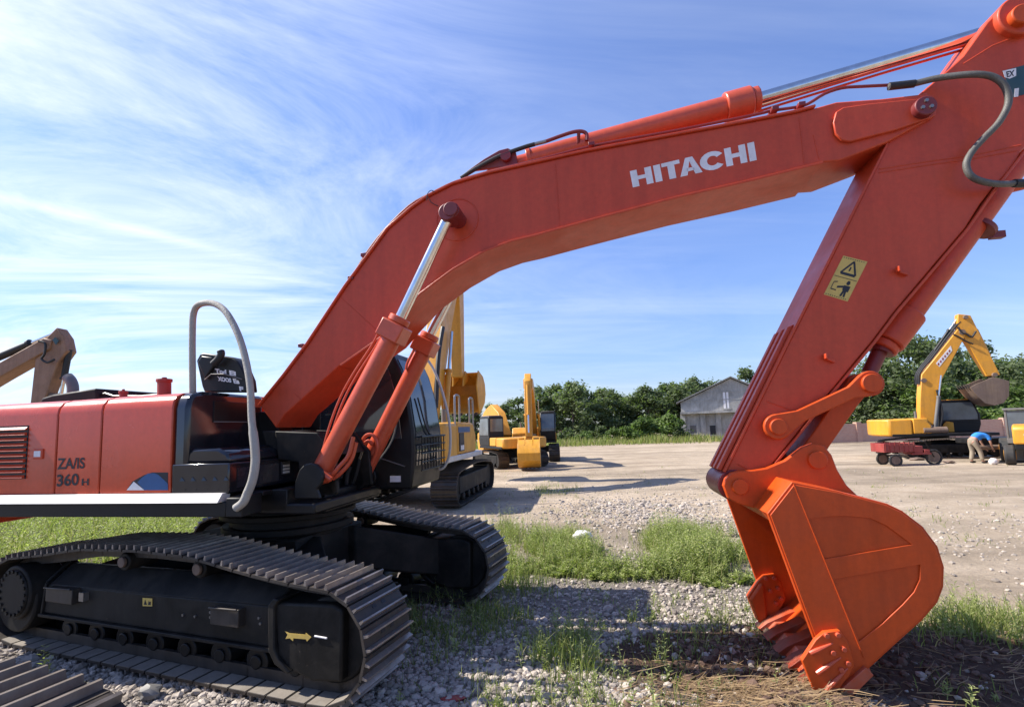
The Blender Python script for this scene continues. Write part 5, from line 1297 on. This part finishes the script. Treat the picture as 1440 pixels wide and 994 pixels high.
for (x0, x1, y0, y1, cnt, h0, h1, st_, th) in (
    (-1.25, -.2, 4.9, 6.6, 2600, .08, .24, 60, -.1), (-1.0, .3, 6.4, 8.0, 2600, .08, .26, 60, -.1), (.1, 1.05, 4.2, 5.1, 1100, .08, .26, 90, -.1), (.55, 1.0, 3.55, 3.9, 350, .05, .16, 20, -.1),
    (3.7, 5.2, 4.75, 5.6, 1500, .08, .28, 120, -.2), (-.5, .5, 3.6, 4.2, 700, .04, .14, 25, .1), (1.4, 3.0, 4.9, 5.9, 900, .05, .2, 40, .05), (-.6, .3, 8.0, 11, 1500, .1, .4, 160, .0),
    (-4.3, -2.0, 3.0, 3.3, 500, .03, .1, 10, .15), (.6, 1.9, 14.5, 18, 1500, .06, .22, 80, .15), (.2, 2.4, 3.4, 3.7, 500, .03, .12, 10, .1), (3.2, 5.2, 3.3, 4.2, 900, .03, .14, 30, .15)):
    for k in range(cnt):
        x = rnd.triangular(x0-.35, x1+.35); y = rnd.triangular(y0-.3, y1+.3)
        dn = noise.noise(Vector((x*1.7, y*1.7, 11)))+rnd.uniform(-.3, .3)
        if dn > th+.04: (dg if rnd.random() < .12 else g).blade(x, y, rnd.uniform(h0, h1)*min(1.25, .65+max(0, dn-th)), .0042, .95)
    for k in range(st_):
        x = rnd.triangular(x0-.3, x1+.3); y = rnd.triangular(y0-.25, y1+.25)
        if noise.noise(Vector((x*1.7, y*1.7, 11)))+rnd.uniform(-.3, .3) > th: wd.stalk(x, y, rnd.uniform(h0*1.2, h1*1.5), rnd.randint(9, 18), rnd.uniform(.03, .065))
for k in range(420):
    p = G(rnd.uniform(560, 1100), rnd.uniform(760, 990))
    for j in range(rnd.randint(1, 7)): g.blade(p.x+rnd.gauss(0, .05), p.y+rnd.gauss(0, .05), rnd.uniform(.03, .14), .003, 1.0)
    if rnd.random() < .25: wd.stalk(p.x, p.y, rnd.uniform(.06, .22), 10, .035)
for k in range(260):
    p = G(rnd.uniform(700, 1430), rnd.uniform(655, 770))
    for j in range(rnd.randint(2, 8)): g.blade(p.x+rnd.gauss(0, .1), p.y+rnd.gauss(0, .1), rnd.uniform(.03, .12), .006, 1.0)
# meadow behind the excavator on the left
for k in range(15000):
    x = rnd.uniform(-17, -1.5); y = rnd.uniform(8.2, 17)
    if x > -5.0+(y-8)*.05: continue
    (dg if rnd.random() < .2 else g).blade(x, y, rnd.uniform(.2, .8)*(.8+.6*noise.noise(Vector((x, y, 4)))), .008, .8)
for k in range(1500):
    x = rnd.uniform(-15, -4.5); y = rnd.uniform(8.0, 14); wd.stalk(x, y, rnd.uniform(.35, .85), 16, .09)
for px, py in ((64, 905), (109, 915)): p = TP(px, py, 2.9); wd.stalk(p.x, p.y, .30 if px < 100 else .1, 18, .06); wd.stalk(p.x+.04, p.y, .22 if px < 100 else .06, 14, .05)
# rough verge in front of the trees
for k in range(16000):
    x = rnd.uniform(-6, 62); y = 50+rnd.random()*9-(6 if x > 22 else 0)+rnd.gauss(0, 1.2)
    (dg if rnd.random() < .25 else g).blade(x, y, rnd.uniform(.2, 1.0)*(.8+.7*noise.noise(Vector((x*.3, y*.3, 4)))), .035, .7, 0)
g.build('grass', M['blade'], 'patchy grass growing through the gravel and along the yard edges', 'grass')
wd.build('weeds', M['weed'], 'feathery green weeds in clumps behind the gravel and the bucket', 'weeds')
dg.build('dry_grass', M['drygrass'], 'pale dry grass stems mixed into the green weeds', 'dry grass')
sw = Blades()
for k in range(1500):
    if k < 1000: x = rnd.gauss(1.65, .42); y = rnd.gauss(3.85, .22)
    else: x = rnd.choice((rnd.gauss(1.9, .6), rnd.gauss(3.9, .8))); y = rnd.gauss(4.4, .4)
    a = rnd.uniform(-.9, .9) if rnd.random() < .7 else rnd.uniform(0, 6.28); L = rnd.uniform(.06, .26); z = hgt(x, y)+rnd.uniform(.005, .05); t_ = rnd.uniform(-.25, .35)
    p0 = Vector((x, y, z)); d = Vector((math.cos(a), math.sin(a), t_))*L; sd_ = Vector((-math.sin(a), math.cos(a), .6))*rnd.uniform(.0012, .003); bd_ = Vector((-math.sin(a), math.cos(a), .3))*L*rnd.uniform(-.15, .15)
    o = len(sw.v); m_ = p0+d*.5+bd_
    sw.v += [p0-sd_, p0+sd_, m_+sd_, m_-sd_, p0+d+sd_*.5, p0+d-sd_*.5]; sw.f += [(o, o+1, o+2, o+3), (o+3, o+2, o+4, o+5)]
sw.build('straw', M['drystraw'], 'dry straw and roots lying in front of the big orange bucket', 'straw')
# small single things
p = G(820, 772); mb = MB()
bmx = MB(); bmx.ico(p+Vector((0, 0, .22)), .13, 3, (1.25, .8, .75), .12); tag(bmx.build('plastic_bag', M['letter'], None, origin=p, ang=180), 'crumpled white plastic bag caught in the tall weeds', 'plastic bag')
p = G(211, 978); mb = MB(); mb.ico(p+Vector((0, 0, .03)), .07, 2, (1.3, 1, .8), .2); tag(mb.build('rock', M['grey'], None, origin=p, ang=15), 'single larger grey rock on the gravel right of the loose track', 'rock')
p = G(638, 986); mb = MB(); mb.ico(p+Vector((0, 0, .02)), .06, 2, (1.6, .8, .3), .2); tag(mb.build('litter', M['cartred'], None, origin=p), 'scrap of dull red litter on gravel at the bottom centre', 'litter')

# ------------------------------------------------------------------ trees
def make_crown(seed, h, rw, leaves, ls, base=.15, lobes=18, conif=False):
    r = random.Random(seed); V = []; Fc = []; cen_ = []
    for k in range(lobes):
        t = base+(1-base)*r.random()**.8
        prof_ = math.sin(math.pi*min(1, (t-base)/(1-base)*.82+.15))**.7 if not conif else (1.05-t)
        a = r.uniform(0, 6.28); q = rw*prof_*math.sqrt(r.random())*.85
        cen_.append((Vector((q*math.cos(a), q*math.sin(a), h*t*.93)), rw*r.uniform(.22, .42)*(1.15-.45*t)))
    for k in range(leaves):
        c, R0 = r.choice(cen_)
        if r.random() < .16: R0 = R0*1.5
        d = Vector((r.gauss(0, 1), r.gauss(0, 1), r.gauss(0, .8)))
        if d.length < 1e-3: continue
        d.normalize(); p = c+d*R0*(r.uniform(.35, 1.15)); p.z = max(.05, p.z)
        nrm = (d+Vector((r.gauss(0, .8), r.gauss(0, .8), r.gauss(0, .8)+.25))).normalized(); a = nrm.orthogonal().normalized(); b_ = nrm.cross(a); s = ls*r.uniform(.6, 1.4)
        an = r.uniform(0, 6.28); a, b_ = a*math.cos(an)+b_*math.sin(an), b_*math.cos(an)-a*math.sin(an)
        o = len(V); V += [p-a*s, p+b_*s*.5, p+a*s, p-b_*s*.5]; Fc.append((o, o+1, o+2, o+3))
    me = bpy.data.meshes.new('crown'); me.from_pydata(V, [], Fc); return me, cen_
def make_trunk(h, cen_, r0):
    mb = MB(); mb.tube([(0, 0, -.1), (.05*h*.1, 0, h*.3), (-.03*h*.1, .02, h*.62), (0, 0, h*.9)], [r0, r0*.75, r0*.45, r0*.12], 8)
    for c, R0 in cen_[:7]:
        z = max(h*.2, c.z*.62); mb.tube([(0, 0, z), tuple(Vector((0, 0, z)).lerp(c, .55)+Vector((0, 0, .15))), tuple(c)], [r0*.35, r0*.22, r0*.06], 6)
    return mb
protos = []
TL_ = ['tall dark tree in the tree line behind the yard', 'rounded bushy tree in the tree line behind the yard', 'slender pointed tree in the tree line behind the yard']
for i, (h, rw, lv, ls, lob, mt, cf) in enumerate(((9, 3.1, 5200, .21, 34, 'leaf', False), (8, 3.3, 5200, .21, 32, 'leaf', False), (8.5, 2.1, 3600, .19, 30, 'leaf', True), (9.5, 2.7, 4600, .21, 34, 'leaf', False), (10, 4.2, 8000, .19, 44, 'leaf', False), (7, 3.0, 4200, .18, 30, 'leaf2', False))):
    t_ = thing('tree', '', 'tree', Vector((0, 0, 0)), 'trees behind the yard', 0, True)
    me, cen_ = make_crown(100+i, h, rw, lv, ls, .06 if not cf else .05, lob, cf); me.materials.append(M[mt])
    c = bpy.data.objects.new('crown', me); col.objects.link(c); c.parent = t_
    make_trunk(h, cen_, .16).build('trunk', M['bark'], t_)
    protos.append(t_)
used = set()
def plant(pi, x, y, s, label, wx=1.0):
    rz = rnd.uniform(0, 6.28)
    if pi not in used:
        used.add(pi); o = protos[pi]; o.location = (x, y, 0); o.rotation_euler.z = rz; o.scale = (s*wx, s*wx, s); o['label'] = label; return o
    return dup(protos[pi], (x, y, 0), rz, (s*wx, s*wx, s), label, 'trees behind the yard')
# (px of the axis, y px of the top, distance, prototype, description)
TREES = [(520, 580, 64, 1, 'round tree hidden behind the red cab, leftmost of the tree line'), (552, 578, 66, 0, 'dark tree behind the two red boom cylinders'), (585, 576, 64, 3, 'tree behind the windscreen of the red excavator'), (618, 574, 67, 1, 'round tree behind the grey handrails of the nearest yellow excavator'), (645, 574, 63, 0, 'dark tree behind the curled yellow bucket'),
 (668, 572, 62, 2, 'thin pointed tree at the left end of the tree line, behind the yellow cab'), (690, 566, 66, 2, 'pointed tree just right of the nearest yellow excavator'), (708, 566, 60, 2, 'pointed tree left of the upright yellow boom'),
 (728, 557, 68, 3, 'leafy tree directly behind the upright yellow boom'), (757, 543, 66, 0, 'dark tree rising over the dark cab right of the upright boom'), (780, 538, 70, 3, 'tall tree just right of the upright yellow boom'),
 (803, 535, 64, 0, 'broad dark tree forming the left peak of the tree line'), (826, 541, 69, 1, 'rounded tree next to the left peak of the tree line'), (848, 543, 66, 3, 'dark tree left of the dip in the tree line'),
 (868, 552, 72, 0, 'lower tree in the dip of the tree line'), (888, 551, 68, 1, 'round tree right of the dip in the tree line'), (910, 541, 66, 0, 'full dark tree between the dip and the warehouse'),
 (934, 536, 71, 3, 'tall tree left of the warehouse with a narrow crown'), (955, 531, 68, 1, 'wide tree standing by the left eaves of the warehouse'), (978, 529, 82, 0, 'tree topping the left slope of the warehouse roof'),
 (1003, 531, 86, 1, 'tree peeking over the warehouse roof near the gable'), (1050, 514, 84, 3, 'tall tree behind the right slope of the warehouse roof'), (1078, 518, 84, 0, 'dark tree between warehouse roof and red arm'), (1100, 530, 80, 1, 'tree partly hidden by the red arm'),
 (1125, 540, 78, 0, 'tree behind the red arm and link'), (1200, 520, 52, 1, 'tree visible between red arm and bucket cylinder'), (1236, 500, 50, 4, 'dark broad tree just right of the red bucket linkage'), (1275, 470, 50, 4, 'tallest dark tree left of the amber boom'),
 (1318, 478, 56, 0, 'dark tree behind the amber boom'), (1345, 500, 58, 1, 'tree framed inside the amber boom and arm'), (1378, 478, 64, 3, 'tree seen above the amber arm'), (1405, 505, 52, 4, 'broad tree behind the muddy raised bucket'),
 (1440, 498, 54, 4, 'tree at the right edge behind the amber vehicle'), (1475, 496, 56, 0, 'tree past the right edge behind the amber vehicle'), (1300, 540, 46, 5, 'bright green low tree behind the amber boom foot'), (1350, 540, 47, 5, 'bright green tree behind the amber excavator cab'), (1420, 545, 46, 5, 'bright green tree above the grey glazed cab')]
HT = [9, 8, 8.5, 9.5, 10, 7]
for px, py, Y, pi, lb in TREES:
    p = D(px, py, Y); s = p.z/HT[pi]; plant(pi, p.x, Y, s, lb, min(1.6, max(1.0, 1.1/s)))
# shrubs at the feet of the trees
sh_ = []
for k, (mt, sd) in enumerate((('leaf2', 1), ('leaf', 2), ('leaf2', 3))):
    me, cen_ = make_crown(300+k, 2.6, 1.9, 1700, .17, .05, 14); me.materials.append(M[mt])
    o = bpy.data.objects.new('shrub', me); sh_.append(o)
SHR = [(775, 612, 57, 0, 'pale green shrub at the left foot of the tree line'), (800, 603, 58, 1, 'dark shrub under the left peak of the tree line'), (822, 606, 56, 0, 'light shrub in tall grass left of the dip'), (843, 600, 60, 1, 'dark shrub filling the dip of the tree line'),
 (862, 604, 57, 2, 'pale shrub right of the dip of the tree line'), (882, 599, 57, 0, 'bright shrub midway to the warehouse'), (903, 590, 58, 2, 'large bright shrub midway to the warehouse'), (925, 588, 58, 0, 'large light shrub left of the warehouse'),
 (943, 585, 57, 2, 'tallest bright shrub beside the warehouse wall'), (957, 604, 56, 1, 'small dark shrub at the warehouse corner'), (1208, 600, 45, 0, 'light shrub behind the red cart'), (1228, 596, 44, 1, 'dark shrub left of the amber excavator'),
 (1180, 604, 46, 2, 'pale shrub behind the red link'), (1395, 575, 43, 0, 'bright shrub over the brick wall left of the glazed cab'), (1425, 570, 44, 2, 'bright shrub over the brick wall behind the glazed cab'), (1365, 575, 44, 0, 'light shrub over the brick wall behind the amber cab'), (745, 612, 58, 2, 'pale shrub behind the upright yellow boom')]
for k, (px, py, Y, pi, lb) in enumerate(SHR):
    p = D(px, py, Y); s = max(.5, p.z/2.55); o = sh_[pi] if o is None else sh_[pi].copy()
    col.objects.link(o); o.location = (p.x, Y, 0); o.rotation_euler.z = rnd.uniform(0, 6.28); o.scale = (s*1.15, s*1.15, s); tag(o, lb, 'shrub', 'shrubs below the trees')
for o in sh_:
    if o.users == 0: bpy.data.objects.remove(o)

# ------------------------------------------------------------------ light, sky
EL = R(46); sd_ = Vector((-1, .15, 0)).normalized()
to_sun = Vector((sd_.x*math.cos(EL), sd_.y*math.cos(EL), math.sin(EL)))
sl = bpy.data.lights.new('sun', 'SUN'); sl.energy = 5.0; sl.angle = R(.53); sl.color = (1, .94, .84)
so = bpy.data.objects.new('sun', sl); col.objects.link(so); so.rotation_euler = (-to_sun).to_track_quat('-Z', 'Y').to_euler(); so.location = to_sun*60
W_ = bpy.data.worlds.new('World'); sc.world = W_; W_.use_nodes = True; nt = W_.node_tree
bg = nt.nodes['Background']; sky = N(nt, 'ShaderNodeTexSky', sky_type='NISHITA', sun_disc=False)
sky.sun_elevation = EL; sky.sun_rotation = math.atan2(to_sun.x, to_sun.y); sky.altitude = 100; sky.air_density = 1.2; sky.dust_density = .6; sky.ozone_density = 2.2
tc = N(nt, 'ShaderNodeTexCoord'); sx = N(nt, 'ShaderNodeSeparateXYZ'); nt.links.new(tc.outputs['Generated'], sx.inputs[0])
def wm_(op, a, b_=None):
    m = N(nt, 'ShaderNodeMath', operation=op)
    for s, v_ in ((m.inputs[0], a), (m.inputs[1], b_)):
        if v_ is None: continue
        if hasattr(v_, 'is_linked'): nt.links.new(v_, s)
        else: s.default_value = v_
    return m.outputs[0]
zz = wm_('ADD', wm_('MAXIMUM', sx.outputs['Z'], 0.0), .12)
cx_ = wm_('DIVIDE', sx.outputs['X'], zz); cy_ = wm_('DIVIDE', sx.outputs['Y'], zz)
cv = N(nt, 'ShaderNodeCombineXYZ'); nt.links.new(cx_, cv.inputs[0]); nt.links.new(cy_, cv.inputs[1])
mp = N(nt, 'ShaderNodeMapping'); mp.inputs['Rotation'].default_value = (0, 0, R(-28)); mp.inputs['Scale'].default_value = (.62, 1.05, 1); nt.links.new(cv.outputs[0], mp.inputs['Vector'])
n1 = ntex(nt, 1.0, 12, .66, mp.outputs[0], 1.3)
mp2 = N(nt, 'ShaderNodeMapping'); mp2.inputs['Rotation'].default_value = (0, 0, R(-8)); mp2.inputs['Scale'].default_value = (.16, 1.0, 1); mp2.inputs['Location'].default_value = (3, 1.3, 0); nt.links.new(cv.outputs[0], mp2.inputs['Vector'])
n2 = ntex(nt, 1.4, 7, .55, mp2.outputs[0], .5)
def vdot(vec):
    n_ = N(nt, 'ShaderNodeVectorMath', operation='DOT_PRODUCT'); nt.links.new(tc.outputs['Generated'], n_.inputs[0]); n_.inputs[1].default_value = vec; return n_.outputs['Value']
left = ramp(nt, vdot(ray(40, 200).normalized()), [(.35, (.05,)*3), (.70, (.17,)*3), (.90, (.58,)*3), (.985, (1, 1, 1))]).outputs[0]
m1 = wm_('MULTIPLY', ramp(nt, n1.outputs[0], [(.38, (0, 0, 0)), (.50, (.42, .42, .42)), (.66, (1, 1, 1))]).outputs[0], left)
m2 = wm_('MULTIPLY', ramp(nt, n2.outputs[0], [(.50, (0, 0, 0)), (.80, (1, 1, 1))]).outputs[0], .20)
low = ramp(nt, sx.outputs['Z'], [(0, (1, 1, 1)), (.45, (.15, .15, .15))]).outputs[0]
base_c = mix(nt, sky.outputs[0], ramp(nt, sx.outputs['Z'], [(0, (.58, .66, .96)), (.12, (.60, .70, 1.03)), (.35, (.68, .79, 1.15)), (.7, (.84, .90, 1.22))]).outputs[0], 1, 'MULTIPLY')
r1_, r2_ = ray(-60, 262).normalized(), ray(300, 350).normalized(); gn = r1_.cross(r2_).normalized(); mid_ = ray(140, 308).normalized()
def vdot(vec):
    n_ = N(nt, 'ShaderNodeVectorMath', operation='DOT_PRODUCT'); nt.links.new(tc.outputs['Generated'], n_.inputs[0]); n_.inputs[1].default_value = vec; return n_.outputs['Value']
trail = wm_('MULTIPLY', ramp(nt, wm_('ADD', wm_('ABSOLUTE', vdot(gn)), wm_('MULTIPLY', n2.outputs[0], .012)), [(.004, (1, 1, 1)), (.018, (0, 0, 0))]).outputs[0], ramp(nt, vdot(mid_), [(.975, (0, 0, 0)), (.995, (1, 1, 1))]).outputs[0])
m2 = wm_('ADD', m2, wm_('MULTIPLY', trail, .28))
cl = wm_('MINIMUM', wm_('ADD', wm_('ADD', wm_('MULTIPLY', m1, .85), m2), wm_('MULTIPLY', low, .05)), .92)
nt.links.new(mix(nt, base_c, (6.6, 7.0, 7.7), cl), bg.inputs[0]); bg.inputs[1].default_value = .105
sc.view_settings.view_transform = 'Standard'; sc.view_settings.look = 'None'; sc.view_settings.exposure = .84; sc.view_settings.gamma = 1
sc.view_settings.use_curve_mapping = False
for o in list(bpy.data.objects):
    if '_o' in o: del o['_o']
